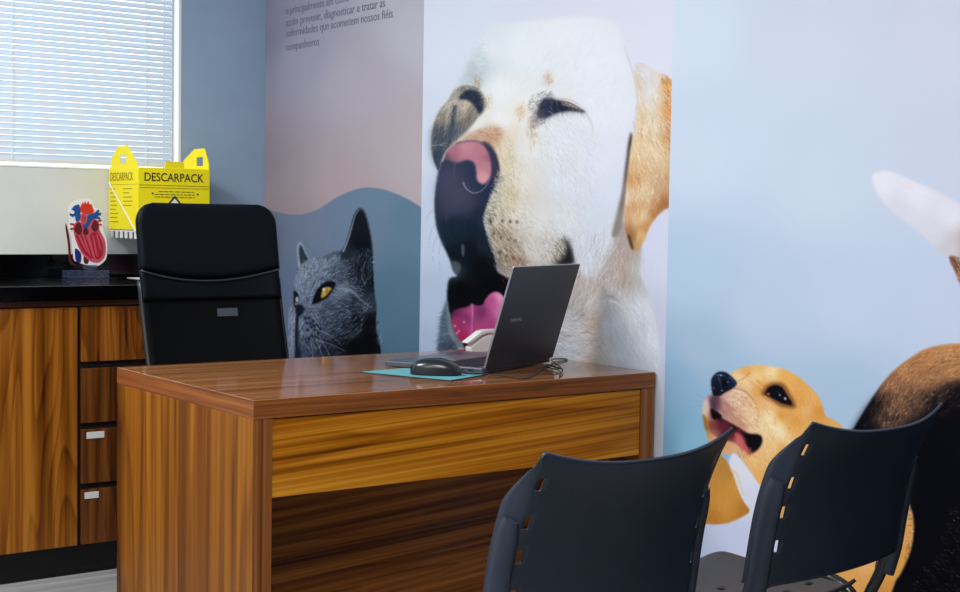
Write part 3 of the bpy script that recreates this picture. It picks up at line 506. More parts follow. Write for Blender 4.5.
RX90 = Matrix.Rotation(math.pi/2, 4, 'X')        # text plane XY -> XZ, facing -Y

# ---------------------------------------------------------------- camera (level room: X along the window wall, Y along the mural wall)
F_PX, YAW, PITCH, ROLL, EYE = 1422.446, .638484, .0554876, .0165430, 1.15
fw = Vector((math.sin(YAW)*math.cos(PITCH), math.cos(YAW)*math.cos(PITCH), -math.sin(PITCH)))
r0 = Vector((math.cos(YAW), -math.sin(YAW), 0)); u0 = r0.cross(fw)
rt = r0*math.cos(ROLL)+u0*math.sin(ROLL); up = -r0*math.sin(ROLL)+u0*math.cos(ROLL)
cam = bpy.data.cameras.new('camera'); cam.sensor_width = 36; cam.lens = F_PX/960*36; cam.clip_start = .05
co = bpy.data.objects.new('camera', cam); COL.objects.link(co)
co.matrix_world = Matrix(((rt.x, up.x, -fw.x, 0), (rt.y, up.y, -fw.y, 0), (rt.z, up.z, -fw.z, EYE), (0, 0, 0, 1)))
SC.camera = co

# ---------------------------------------------------------------- materials
WALLX, WALLY, CEIL = 2.605, 4.915, 2.70
M = {}
M['wall'] = speckle(mat('wall_paint', rough=.85, spec=.2), (214, 216, 214), (219, 221, 219), 9, 3)
M['wall_blue'] = speckle(mat('blue_wall_strip', rough=.85, spec=.2), (150, 174, 199), (156, 180, 205), 7, 3)  # bluer tone for the wall strip between window and corner
M['wall_pale'] = speckle(mat('pale_wall_paint', rough=.85, spec=.2), (206, 208, 210), (212, 214, 216), 9, 3)
M['ceiling'] = mat('ceiling_paint', (232, 232, 230), .9, 0, .2)
M['floor'] = wood('floor_laminate', 0, (126, 128, 128), (146, 148, 148), (164, 166, 166), .5, 5, 4, .3)
M['desk_side'] = wood('desk_side_veneer', 2, (58, 24, 0), (110, 60, 3), (148, 92, 18), .3, 4.4, 7, .38, 4.1, spec=.2, fine=.42)
M['desk_top'] = wood('desk_top_veneer', 0, (84, 48, 22), (134, 86, 50), (166, 116, 76), .35, 8, 6, .10, 2.3, spec=.6, fine=.6)
M['edge_x'] = wood('desk_edge_front', 0, (80, 38, 10), (128, 70, 28), (160, 98, 46), .7, 14, 4, .42, 6.2, spec=.3, fine=.6)
M['edge_y'] = wood('desk_edge_side', 1, (74, 34, 8), (116, 62, 24), (146, 88, 40), .7, 14, 4, .42, 1.2, spec=.3, fine=.6)
M['edge_z'] = wood('desk_edge_leg', 2, (78, 38, 12), (122, 68, 28), (152, 94, 46), .5, 20, 4, .42, 9.2, spec=.3, fine=.6)
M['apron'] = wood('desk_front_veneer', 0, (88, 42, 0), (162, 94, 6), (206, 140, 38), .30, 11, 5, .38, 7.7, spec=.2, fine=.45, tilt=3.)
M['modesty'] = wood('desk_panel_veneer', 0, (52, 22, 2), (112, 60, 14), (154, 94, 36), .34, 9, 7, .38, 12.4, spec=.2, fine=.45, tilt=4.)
M['door'] = wood('cabinet_door_veneer', 2, (58, 24, 0), (124, 68, 10), (172, 108, 34), .5, 5, 10, .34, 3.3, spec=.35)
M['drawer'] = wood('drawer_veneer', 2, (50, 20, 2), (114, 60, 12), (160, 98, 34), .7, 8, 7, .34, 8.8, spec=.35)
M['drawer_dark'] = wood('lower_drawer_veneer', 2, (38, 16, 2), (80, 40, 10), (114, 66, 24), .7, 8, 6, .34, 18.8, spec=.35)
M['rail'] = wood('cabinet_rail_veneer', 0, (44, 20, 8), (70, 34, 14), (92, 48, 20), .8, 20, 4, .4, 1.1)
M['carcass'] = mat('cabinet_carcass', (20, 11, 6), .7)
M['granite'] = speckle(mat('black_granite', rough=.10, spec=.4), (2, 2, 3), (7, 7, 9), 260, 2)
M['white'] = mat('white_plastic', (226, 226, 224), .4)
M['tag'] = mat('tag_plastic', (206, 208, 206), .4)
M['leather'] = speckle(mat('black_leather', rough=.5, spec=.12), (2, 7, 14), (4, 10, 19), 40, 3, bump=.05)
M['piping'] = mat('grey_piping', (70, 74, 82), .5)
M['mesh'] = mat('chair_mesh_fabric', (4, 5, 8), .8, 0, .12)
M['black'] = mat('black_plastic', (14, 15, 19), .4)
M['shell'] = speckle(mat('charcoal_chair_plastic', rough=.42, spec=.35), (29, 37, 51), (33, 41, 56), 30, 3)
M['seatp'] = speckle(mat('charcoal_seat_plastic', rough=.5, spec=.4), (44, 44, 50), (50, 50, 56), 30, 3)
M['tube'] = mat('black_painted_tube', (14, 14, 17), .25, 0, .6)
M['rubber'] = mat('rubber_foot', (12, 12, 12), .8)
M['laptop'] = speckle(mat('laptop_grey', rough=.4, metal=.2, spec=.4), (34, 41, 56), (38, 45, 60), 20, 2)
M['laptop_base'] = mat('laptop_deck', (92, 98, 110), .3, .5)
M['silver'] = mat('silver_edge', (150, 154, 162), .3, .7)
M['screen'] = mat('screen_glass', (8, 9, 12), .12)
M['key'] = mat('black_keys', (20, 22, 28), .5)
M['pad'] = speckle(mat('teal_cloth', rough=.8, spec=.2), (88, 150, 160), (98, 160, 170), 500, 2)
M['padedge'] = mat('pad_rubber', (26, 40, 48), .8)
M['mouse'] = mat('mouse_plastic', (16, 22, 32), .25, 0, .6)
M['yellow'] = speckle(mat('yellow_card', rough=.55, spec=.3), (246, 228, 8), (250, 233, 16), 5, 2)
M['ink'] = mat('black_ink', (34, 30, 18), .6)
M['fade'] = mat('brown_ink', (150, 132, 16), .6)
M['paper'] = mat('white_paper', (236, 236, 236), .7)
M['acrylic'] = mat('clear_acrylic', (150, 162, 205), .02, 0, .5, Transmission_Weight=.92, IOR=1.49)
for k, c in dict(red=(168, 24, 40), pink=(204, 78, 98), dark_red=(92, 12, 20), orange=(212, 48, 16), blue=(0, 78, 150), navy=(24, 36, 110), rust=(172, 70, 48)).items(): M[k] = mat('print_'+k, c, .3)
M['frame'] = mat('window_frame_white', (240, 242, 244), .35)
M['glass'] = mat('window_glass', (255, 255, 255), 0, 0, .5, Transmission_Weight=1., IOR=1.02)
sl = mat('blind_slat', (206, 214, 222), .5, 0, .3); M['slat'] = sl
tr = N(sl, 'ShaderNodeBsdfTranslucent'); tr.inputs['Color'].default_value = L4(196, 208, 220); mx = N(sl, 'ShaderNodeMixShader'); mx.inputs[0].default_value = .42
LK(sl, sl.node_tree.nodes['Principled BSDF'].outputs[0], mx.inputs[1]); LK(sl, tr.outputs[0], mx.inputs[2]); LK(sl, mx.outputs[0], sl.node_tree.nodes['Material Output'].inputs['Surface'])
M['cord'] = sl2 = mat('blind_cord', (244, 246, 248), .8)
tr = N(sl2, 'ShaderNodeBsdfTranslucent'); tr.inputs['Color'].default_value = L4(244, 248, 252); mx = N(sl2, 'ShaderNodeMixShader'); mx.inputs[0].default_value = .5
LK(sl2, sl2.node_tree.nodes['Principled BSDF'].outputs[0], mx.inputs[1]); LK(sl2, tr.outputs[0], mx.inputs[2]); LK(sl2, mx.outputs[0], sl2.node_tree.nodes['Material Output'].inputs['Surface'])
M['letter'] = mat('grey_lettering', (118, 116, 136), .7)

# ---------------------------------------------------------------- room shell
XL, YB = -2.2, -2.2
struct(MB().box(XL-.1, WALLX+.1, YB-.1, WALLY+.25, -.1, 0), 'floor', M['floor'])
struct(MB().box(XL-.1, WALLX+.1, YB-.1, WALLY+.25, CEIL, CEIL+.1), 'ceiling', M['ceiling'])
struct(MB().box(WALLX, WALLX+.1, YB-.1, WALLY+.25, 0, CEIL), 'wall_right', M['wall_pale'])
struct(MB().box(XL-.1, XL, YB-.1, WALLY+.25, 0, CEIL), 'wall_left', M['wall_pale'])
struct(MB().box(XL, WALLX, YB-.1, YB, 0, CEIL), 'wall_front', M['wall_pale'])
WX0, WX1, WZ0, WZ1, WD_ = .35, 2.257, 1.297, 2.42, .16
w = MB(); w.box(XL, WX0, WALLY, WALLY+WD_, 0, CEIL); w.box(WX1, WALLX, WALLY, WALLY+WD_, 0, CEIL, mi=1); w.box(WX0, WX1, WALLY, WALLY+WD_, 0, WZ0); w.box(WX0, WX1, WALLY, WALLY+WD_, WZ1, CEIL)
struct(w, 'wall_back', [M['wall'], M['wall_blue']])
f = MB()
for a in ((WX0, WX0+.018, WZ0, WZ1), (WX1-.018, WX1, WZ0, WZ1), (WX0+.018, WX1-.018, WZ0, WZ0+.008), (WX0+.018, WX1-.018, WZ1-.018, WZ1), (1.29, 1.33, WZ0+.018, WZ1-.018)):
    f.box(a[0], a[1], WALLY+.045, WALLY+.11, a[2], a[3], .002)
win = struct(f, 'window_1', M['frame'])
MB().box(WX0+.018, WX1-.018, WALLY+.076, WALLY+.08, WZ0+.008, WZ1-.018).build('pane', M['glass'], win)
struct(MB().box(WX0, WX1, WALLY-.002, WALLY+.045, WZ0, WZ0+.005, .001).box(WX1-.012, WX1, WALLY-.002, WALLY+.045, WZ0+.012, WZ1, .002).box(WX0, WX0+.012, WALLY-.002, WALLY+.045, WZ0+.012, WZ1, .002), 'trim_1', M['frame'])

# ---------------------------------------------------------------- venetian blind
bl = thing('venetian_blind', 'closed white venetian blind with thin slats covering the window', 'blind', ((WX0+WX1)/2, WALLY+.02, WZ0))
hw = (WX1-WX0)/2-.030; s = MB(); z = .037; PITCH_S = .0208; TL = math.radians(52)
while z < WZ1-WZ0-.06:
    c, sn = math.cos(TL)*.0125, math.sin(TL)*.0125
    def slat(u, v, z=z):
        t = v*2-1; bow = .0012*(1-t*t)
        return Vector(((u*2-1)*hw, t*c-bow*math.sin(TL), z+t*sn+bow*math.cos(TL)))
    s.grid(slat, 2, 4); z += PITCH_S
s.build('slats', M['slat'], bl, smooth=True)
MB().box(-hw, hw, -.011, .011, .017, .030, .002).build('bottom_rail', M['white'], bl)
MB().box(-hw, hw, -.014, .014, WZ1-WZ0-.045, WZ1-WZ0-.012, .002).build('head_rail', M['white'], bl)
for x in (1.634, 2.123, 1.145, .656):
    lx = x-(WX0+WX1)/2
    MB().box(lx-.0018, lx+.0018, -.0125, -.0115, .02, WZ1-WZ0-.04).build('ladder_cord', M['cord'], bl)

# ---------------------------------------------------------------- murals: artwork sampled onto fine wall panels
def wall_px(y, z):
    """artboard position of a point of the mural wall"""
    d = np.stack([np.full(y.shape, WALLX-.002), y, z-EYE], -1)
    k = d @ np.array(fw); return 480+F_PX*(d @ np.array(rt))/k, 296-F_PX*(d @ np.array(up))/k
def mural(name, ys, zs, gain, label):
    Y, Z = np.meshgrid(ys, zs, indexing='ij'); X, V = wall_px(Y, Z)
    gx = np.clip((X-AX0)*S-.5, 0, AW-1.01); gy = np.clip((V-AY0)*S-.5, 0, AH-1.01); xi = gx.astype(int); yi = gy.astype(int); fx = (gx-xi)[..., None]; fy = (gy-yi)[..., None]
    c = (art[yi, xi]*(1-fx)+art[yi, xi+1]*fx)*(1-fy)+(art[yi+1, xi]*(1-fx)+art[yi+1, xi+1]*fx)*fy
    c = np.clip(lin(c)*np.array(gain), 0, .92); a, b = Y.shape; t = .002
    co_ = np.concatenate([np.stack([np.full(Y.size, WALLX-t), Y.ravel(), Z.ravel()], 1),
                          np.array([(WALLX, ys[i], zs[j]) for i, j in ((0, 0), (-1, 0), (-1, -1), (0, -1))])])
    I = np.arange(a*b).reshape(a, b); q = np.stack([I[:-1, :-1], I[:-1, 1:], I[1:, 1:], I[1:, :-1]], -1).reshape(-1, 4)
    n0 = a*b; cr = [I[0, 0], I[-1, 0], I[-1, -1], I[0, -1]]
    side = [(n0+k, n0+(k+1) % 4, cr[(k+1) % 4], cr[k]) for k in range(4)]+[(n0+3, n0+2, n0+1, n0)]
    q = np.concatenate([q, np.array(side)]).astype(np.int32)
    me = bpy.data.meshes.new(name); me.vertices.add(len(co_)); me.vertices.foreach_set('co', co_.astype(np.float32).ravel())
    me.loops.add(q.size); me.loops.foreach_set('vertex_index', q.ravel()); me.polygons.add(len(q)); me.polygons.foreach_set('loop_start', np.arange(0, q.size, 4, dtype=np.int32))
    me.update(calc_edges=True)
    at = me.color_attributes.new('print', 'FLOAT_COLOR', 'POINT'); full_ = np.ones((len(co_), 4), np.float32); full_[:n0, :3] = c.reshape(-1, 3); full_[n0:, :3] = .8
    at.data.foreach_set('color', full_.ravel())
    m = mat(name+'_vinyl', rough=.65, spec=.04); an = N(m, 'ShaderNodeAttribute', attribute_name='print'); LK(m, an.outputs['Color'], m.node_tree.nodes['Principled BSDF'].inputs['Base Color'])
    me.materials.append(m); o = bpy.data.objects.new(name, me); COL.objects.link(o); tag(o, label, 'mural', 'printed pet murals on the right wall'); return o
def steps(a, b, d): return np.linspace(a, b, int(round((b-a)/d))+1)
B1, B2 = 3.8355, 2.689
GAIN = (1., 1., 1.)
zc = lambda d: np.concatenate([steps(.003, .30, .03)[:-1], steps(.30, 2.02, d), steps(2.02, CEIL-.003, .04)[1:]])
paint_lab()
mural('wall_mural', steps(B2, B1, .0034), zc(.0021), GAIN, 'tall wall mural of a squinting white labrador with its tongue out')
paint_cat()
mc = mural('wall_mural', steps(B1, WALLY-.002, .005), zc(.0023), GAIN, 'mauve wall mural of a grey cat with a yellow eye, beside the window wall')
paint_beagle()
mural('wall_mural', np.concatenate([steps(-.2, 1.55, .02)[:-1], steps(1.55, B2, .0024)]), np.concatenate([steps(.003, .25, .03)[:-1], steps(.25, 1.95, .0018), steps(1.95, CEIL-.003, .04)[1:]]), GAIN, 'pale blue wall mural of a tan and black beagle with white tail tip')
for body, yl, yr, zb in (('e principalmente em como', 4.755, 4.30, 1.893), ('assim prevenir, diagnosticar e tratar as', 4.754, 4.069, 1.849), ('enfermidades que acometem nossos fiéis', 4.753, 4.022, 1.809), ('companheiros', 4.752, 4.506, 1.759)):
    Mx = Matrix.Translation((WALLX-.0028, yl, zb)) @ Matrix(((0, 0, -1, 0), (-1, 0, 0, 0), (0, 1, 0, 0), (0, 0, 0, 1)))
    o = text_mesh('printed_text', body, .043, M['letter'], mc, Mx, 1., .0003)
    wd = max(v.co.y for v in o.data.vertices)-min(v.co.y for v in o.data.vertices)
    k = (yl-yr)/wd
    for v in o.data.vertices: v.co.y = yl-(yl-v.co.y)*k

# ---------------------------------------------------------------- desk
DX0, DX1, DY0, DY1, DZ, DT = 1.418, 2.596, 2.717, 3.467, .75, .042
dk = thing('office_desk', 'walnut-veneer office desk with thick top, against the mural wall', 'desk', ((DX0+DX1)/2, DY0, 0)); cx = (DX0+DX1)/2; hw = (DX1-DX0)/2; D = DY1-DY0
def by_normal(o, fn):
    for p in o.data.polygons: p.material_index = fn(p.normal, p.center)
o = MB().box(-hw, hw, 0, D, DZ-DT, DZ, .0015).build('desk_top', [M['desk_top'], M['edge_x'], M['edge_y']], dk); by_normal(o, lambda n, c: 0 if abs(n.z) > .6 else (1 if abs(n.y) > .6 else 2))
for sgn in (-1, 1):
    a = -hw if sgn < 0 else hw-.047
    o = MB().box(a, a+.047, .002, D-.002, 0, DZ-DT, .001).build('side_panel', [M['desk_side'], M['edge_z']], dk); by_normal(o, lambda n, c: 1 if abs(n.y) > .6 else 0)
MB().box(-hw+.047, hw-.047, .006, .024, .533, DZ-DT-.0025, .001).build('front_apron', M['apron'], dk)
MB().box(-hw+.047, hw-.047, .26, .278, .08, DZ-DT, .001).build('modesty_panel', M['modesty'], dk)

# ---------------------------------------------------------------- counter cabinets under the window
CY = 4.31; CYB = WALLY-.004
def front(mb, x0, x1, z0, z1): return mb.box(x0, x1, -.018, 0, z0, z1, .0012)
cb = thing('base_cabinet', 'wooden base cabinet with one large door under the counter', 'cabinet', (1.17, CY+.018, 0))
MB().box(-.47, .4725, .002, CYB-CY-.018, .093, .868).build('body', [M['carcass']], cb)
o = front(MB(), -.468, -.004, .095, .847).build('door', M['door'], cb)
o = front(MB(), .0, .464, .095, .847).build('door', M['door'], cb)
MB().box(-.47, .4725, -.012, .002, .852, .869).build('top_rail', M['rail'], cb)
cd = thing('drawer_cabinet', 'wooden cabinet with four drawers, behind the black office chair', 'cabinet', (1.645, CY+.018, 0))
MB().box(0, .475, .002, CYB-CY-.018, .093, .868).build('body', M['carcass'], cd)
MB().box(0, .475, -.012, .002, .852, .869).build('top_rail', M['rail'], cd)
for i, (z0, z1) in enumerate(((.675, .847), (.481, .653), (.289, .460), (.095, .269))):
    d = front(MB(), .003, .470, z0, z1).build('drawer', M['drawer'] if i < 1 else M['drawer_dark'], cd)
    if i >= 2:
        x = .018 if i == 2 else .012
        MB().box(x, x+.058-(i-2)*.012, -.0205, -.0182, z1-.029, z1-.008, .0006).build('drawer_tag', M['tag'], d)
tag(MB().box(.70, 2.12, CY+.012, CYB, 0, .093).build('cabinet_plinth', M['granite']), 'black granite plinth under the wooden cabinets', 'plinth')
ct = thing('countertop', 'polished black granite countertop with upstand, on the wooden cabinets', 'countertop', (1.40, CY, .869))
MB().box(-.72, .73, -.018, CYB-CY, .0005, .047, .002).build('slab', M['granite'], ct)
MB().box(-.72, .73, CYB-CY-.02, CYB-CY, .0475, .126, .002).build('backsplash', M['granite'], ct)

# ---------------------------------------------------------------- sharps box on its wall holder
HX0, HX1, HY0, HY1, HZ0, HZ1 = 0, .268, -.263, 0, 0, .217
hb = thing('sharps_box', 'yellow cardboard sharps disposal box hanging on the wall above the counter', 'sharps box', (1.975, WALLY-.008, 1.085))
MB().box(HX0, HX1, HY0, HY1, 0, HZ1, .001).build('carton', M['yellow'], hb)
def flap(x, o=0.):
    P = [(HY0+.004, HZ1), (HY1-.01, HZ1), (HY1-.03-o*.5, HZ1+.040), (-.085-o, HZ1+.076), (-.165-o, HZ1+.076), (HY0+.02-o*.3, HZ1+.02)]
    h = [(-.155-o, HZ1+.014), (-.10-o, HZ1+.014), (-.10-o, HZ1+.046), (-.155-o, HZ1+.046)]
    b = bmesh.new(); rings = []
    for xx in (x-.0015, x+.0015): rings.append(([b.verts.new((xx, y, z)) for y, z in P], [b.verts.new((xx, y, z)) for y, z in h]))
    for k, (po, ph) in enumerate(rings):
        ed = [b.edges.new((q[i], q[(i+1) % len(q)])) for q in (po, ph) for i in range(len(q))]
        bmesh.ops.triangle_fill(b, use_beauty=True, edges=ed)
    for q in (0, 1):
        A, B_ = rings[0][q], rings[1][q]
        for i in range(len(A)): b.faces.new((A[i], A[(i+1) % len(A)], B_[(i+1) % len(A)], B_[i]))
    bmesh.ops.recalc_face_normals(b, faces=b.faces); return MB().take(b)
for x, o in ((.002, 0.), (HX1-.002, .060)): flap(x, o).build('handle_flap', M['yellow'], hb)
MB().prism([(.10, HZ1-.001), (.172, HZ1-.001), (.17, HZ1+.022), (.102, HZ1+.024)], .003, Matrix.Translation((0, HY0+.006, 0))).build('front_flap', M['yellow'], hb)
FY = HY0-.0008
text_mesh('box_lettering', 'DESCARPACK', .041, M['ink'], hb, Matrix.Translation((.020, FY, .171)) @ RX90, .875, .0003, bold=.0003)
q = MB()
q.box(.004, .264, FY-.0003, FY+.0005, .156, .1572); q.box(.004, .264, FY-.0003, FY+.0005, .147, .148)
rr = random.Random(5)
for z in (.134, .124, .115):
    x = .075 if z > .13 else .06
    while x < .205:
        wv = rr.uniform(.006, .02); q.box(x, min(x+wv, .21), FY-.0003, FY+.0005, z, z+.0022); x += wv+.004
q.cyl((.052, FY+.0005, .128), (.052, FY-.0003, .128), .0035); q.cyl((.222, FY+.0005, .128), (.222, FY-.0003, .128), .0035)
q.build('fine_print', M['ink'], hb)
q = MB(); q.prism([(.075, .055), (.135, .122), (.195, .055), (.135, .01)], .0006, Matrix.Translation((0, HY0, 0))); q.build('hazard_diamond', M['ink'], hb)
q = MB(); q.prism([(.084, .056), (.135, .112), (.186, .056), (.135, .02)], .0012, Matrix.Translation((0, HY0, 0))); q.build('hazard_field', M['paper'], hb)
SM = Matrix(((0, 0, 1, -.0008), (-1, 0, 0, -.012), (0, 1, 0, 0), (0, 0, 0, 1)))    # side face: facing -X, reading towards the front
SM = Matrix.Translation((-.0008, -.016, .172)) @ Matrix(((0, 0, -1, 0), (-1, 0, 0, 0), (0, 1, 0, 0), (0, 0, 0, 1)))
text_mesh('side_lettering', 'DESCARPACK', .042, M['fade'], hb, SM, .78, .0003)
q = MB()
q.box(-.0008, .0005, -.258, -.006, .158, .1592)
for k in range(9):
    z = .142-k*.0145
    q.box(-.0008, .0005, -.016-.075*rr.uniform(.6, 1), -.016, z, z+.003)
    if k < 5: q.box(-.0008, .0005, -.14-.075*rr.uniform(.5, 1), -.13, z, z+.003)
q.build('side_print', M['fade'], hb)
hd = thing('wall_bracket', 'white metal wall bracket holding the yellow sharps box', 'bracket', (1.975, WALLY-.008, 1.0))
q = MB(); q.box(0, .27, -.262, -.002, .078, .083)
for k in range(9): q.box(.004+k*.03, .020+k*.03, -.262, -.259, .056, .074)
q.box(0, .27, -.262, -.258, .07, .083); q.box(0, .27, -.004, 0, .066, .083)
for k in range(6): q.box(0, .003, -.25+k*.042, -.228+k*.042, .055, .078)
q.build('shelf', M['white'], hd)
MB().tube([(-.004, -.252, .080), (-.004, -.01, .252)], .0028, 8).build('support_arm', M['white'], hd)

# ---------------------------------------------------------------- heart model
hm = thing('heart_model', 'small printed anatomical heart cutout on a clear acrylic stand', 'heart model', (1.848, 4.79, .9165))
def hp(L): return [((55+x/5.92-85)/283., (278.4-(190+y/5.92))/286.) for x, y in L]
def hpoly(L, n=5): return [tuple(v) for v in np.array(hp([tuple(p) for p in np_spline(L, n)]))]
def np_spline(L, n): return spline(L, n)
MB().box(-.076, .070, -.03, .03, 0, .026, .001).build('stand_base', M['acrylic'], hm)
MB().prism(hp([(155, 450), (240, 450), (240, 470), (215, 482), (215, 500), (180, 500), (180, 482), (155, 470)]), .004, Matrix.Translation((0, .002, .001))).build('stand_tab', M['acrylic'], hm)
MB().prism(hpoly([(66, 118), (88, 84), (128, 64), (175, 56), (212, 74), (226, 108), (264, 126), (266, 160), (276, 190), (274, 232), (298, 300), (300, 395), (270, 440), (222, 458), (146, 440), (104, 420), (96, 370), (88, 290), (70, 232), (76, 170)]), .003, Matrix.Translation((0, .002, 0))).build('backing', M['paper'], hm)
MB().prism(hpoly([(56, 205), (72, 250), (84, 330), (92, 425), (116, 446), (104, 450), (78, 430), (70, 330), (58, 250)]), .002, Matrix.Translation((0, .0075, 0))).build('back_layer', M['dark_red'], hm)
def hpart(name, m, L, k=1):
    MB().prism(hpoly(L), .0008+.0005*k, Matrix.Translation((0, -.001, 0))).build(name, m, hm)
hpart('lower_vein', M['navy'], [(108, 352), (142, 380), (140, 432), (112, 424)], 1)
hpart('lower_artery', M['dark_red'], [(160, 398), (188, 404), (184, 440), (162, 436)], 1)
hpart('heart_muscle', M['pink'], [(100, 214), (122, 192), (150, 200), (200, 190), (222, 176), (248, 196), (254, 240), (288, 310), (286, 394), (250, 432), (200, 426), (150, 384), (114, 312), (98, 250)], 2)
hpart('left_ventricle', M['red'], [(112, 268), (150, 262), (176, 290), (200, 360), (214, 412), (180, 396), (150, 366), (124, 312)], 3)
hpart('right_ventricle', M['red'], [(196, 272), (236, 252), (268, 310), (276, 370), (262, 404), (232, 414), (222, 380), (206, 320)], 3)
for L in ([(103, 228), (124, 198), (146, 222), (144, 262), (124, 270), (106, 254)], [(202, 226), (222, 184), (244, 202), (242, 240), (222, 252)], [(154, 246), (168, 228), (186, 246), (180, 270), (158, 268)]):
    hpart('chamber_wall', M['pink'], [(p[0]*1.12-.12*np.mean([q[0] for q in L]), p[1]*1.12-.12*np.mean([q[1] for q in L])) for p in L], 4); hpart('heart_chamber', M['dark_red'], L, 5)
for L in ([(128, 280), (136, 278), (176, 360), (170, 364)], [(150, 276), (158, 274), (196, 380), (190, 384)], [(212, 284), (219, 282), (240, 384), (232, 388)], [(236, 276), (242, 274), (262, 350), (256, 356)]): hpart('heart_tendon', M['pink'], L, 4)
hpart('vein', M['blue'], [(102, 102), (116, 96), (132, 98), (138, 150), (134, 186), (112, 190), (106, 160), (90, 166), (74, 154), (80, 146), (96, 150), (104, 136), (86, 122), (92, 114)], 3)
hpart('pulmonary_artery', M['blue'], [(156, 230), (160, 194), (184, 154), (222, 142), (244, 122), (252, 128), (246, 142), (262, 140), (260, 152), (240, 160), (258, 170), (254, 178), (222, 174), (198, 198), (180, 230)], 5)
hpart('aorta_arch', M['orange'], [(136, 122), (146, 92), (152, 80), (158, 92), (166, 74), (174, 90), (186, 74), (192, 92), (206, 90), (208, 104), (218, 126), (210, 146), (180, 150), (150, 144)], 4)
hpart('aorta_stem', M['pink'], [(138, 160), (150, 146), (170, 148), (178, 168), (170, 206), (144, 200)], 6)
hpart('aorta_bore', M['rust'], [(146, 164), (154, 154), (166, 156), (170, 170), (164, 196), (148, 192)], 7)
for L in ([(78, 204), (102, 206), (102, 214), (78, 212)], [(80, 232), (102, 230), (102, 238), (80, 242)], [(246, 184), (264, 180), (264, 189), (246, 193)], [(250, 206), (266, 206), (266, 214), (250, 214)]): hpart('vessel_end', M['red'], L, 3)
tag(MB().box(1.975, 2.115, 4.62, 4.74, .9165, .9175).build('paper_sheet', M['paper']), 'white paper sheet lying on the black counter beside the heart', 'paper')

# ---------------------------------------------------------------- executive chair behind the desk
oc = thing('office_chair', 'black high-back office chair with leather headrest, behind the desk', 'office chair', (1.848, 3.66, 0), 0)
def back_y(z): return .22-.17*(1.15-z)/.6+.02*math.cos((z-.80)/.3*1.5)      # leans towards the window
def rounded(hw0, hw1, z0, z1, r0_, r1_, n=10):
    P = []
    for cxs, cz, a0, r in ((1, z1-r1_, 0, r1_), (-1, z1-r1_, 90, r1_), (-1, z0+r0_, 180, r0_), (1, z0+r0_, 270, r0_)):
        h = hw1 if cz > (z0+z1)/2 else hw0
        for k in range(n+1):
            a = math.radians(a0+90*k/n); P.append((cxs*(h-r)+r*math.cos(a), cz+r*math.sin(a)))
    return P
def seam(x): return .985-.034*(1-x*x)
def half_w(z):
    h = .224-.002*max(0, (.95-z)/.4); zt, r = 1.176, .06
    if z > zt-r: h += math.sqrt(max(0, r*r-(z-(zt-r))**2))-r
    return h
def pad_face(sg):
    def fn(u, v):
        x = u*2-1; s0 = seam(x); z = s0+(1.1758-s0)*v
        e = max(0., (1-abs(x)**8))**.5*max(0., 1-abs(2*v-1)**10)**.5
        return Vector((x*half_w(z), back_y(z)-.03*abs(x)**3-.004+sg*(.003+.024*e), z))
    return fn
m_ = MB(); m_.grid(pad_face(-1), 48, 30); m_.grid(pad_face(.5), 48, 30)
for k in (0, 1): m_.grid(lambda u, v, k=k: pad_face(-1 if v < .5 else .5)(k, u), 30, 2)
m_.grid(lambda u, v: pad_face(-1 if v < .5 else .5)(u, 0), 48, 2); m_.grid(lambda u, v: pad_face(-1 if v < .5 else .5)(u, 1), 48, 2)
bmesh.ops.remove_doubles(m_.bm, verts=m_.bm.verts, dist=.0002); bmesh.ops.recalc_face_normals(m_.bm, faces=m_.bm.faces)
m_.build('headrest', M['leather'], oc, smooth=True, auto=70)
def back_sheet(z0, dy):
    def fn(u, v):
        x = u*2-1; z1 = seam(x)-.002; z = z0+(z1-z0)*v
        return Vector((x*(half_w(z)-.004), back_y(z)-.03*abs(x)**3+dy, z))
    return fn
MB().tube([Vector((x*half_w(seam(x)), back_y(seam(x))-.03*abs(x)**3-.012, seam(x)-.001)) for x in np.linspace(-.985, .985, 30)], .0028, 8).build('seam_piping', M['piping'], oc, smooth=True)
MB().grid(back_sheet(.895, -.004), 24, 6).build('leather_band', M['leather'], oc, smooth=True, thick=.012, off=0)
def mesh_back(u, v):
    x = (u*2-1); z = .56+.34*v
    return Vector((x*(half_w(z)-.006), back_y(z)+.002-.03*abs(x)**3, z))
MB().grid(mesh_back, 24, 24).build('backrest', M['mesh'], oc, smooth=True, thick=.012, off=0)
for sx in (-1, 1):
    MB().tube([Vector((sx*(half_w(z)-.004), back_y(z)-.024, z)) for z in np.linspace(.55, .955, 16)], .008, 10).build('back_frame', M['black'], oc, smooth=True)
o = MB().box(-.033, .033, -.0015, 0, -.012, .012, .0005).build('maker_tag', mat('grey_tag', (66, 72, 82), .5), oc); o.location = (.052, back_y(.857)-.006, .857); o.rotation_euler = (-.18, 0, 0)
MB().box(-.235, .235, -.33, .12, .43, .51, .035, 4).build('seat', M['leather'], oc, smooth=True)
MB().box(-.03, .03, .10, .165, .44, .70, .01).build('back_bracket', M['black'], oc)
MB().cyl((0, -.08, .09), (0, -.08, .43), .028).build('gas_column', M['black'], oc, smooth=True, auto=40)
for k in range(5):
    a = math.radians(90+72*k); e = Vector((.25*math.cos(a), -.08+.25*math.sin(a), .085))
    leg = MB().tube([(0, -.08, .105), tuple(e)], [.028, .018], 10).build('base_leg', M['black'], oc, smooth=True, auto=40)
    t = Vector((-math.sin(a), math.cos(a), 0))
    MB().cyl(e+t*-.02+Vector((0, 0, -.056)), e+t*.02+Vector((0, 0, -.056)), .028, bev=.004).build('caster', M['rubber'], leg, smooth=True, auto=40)

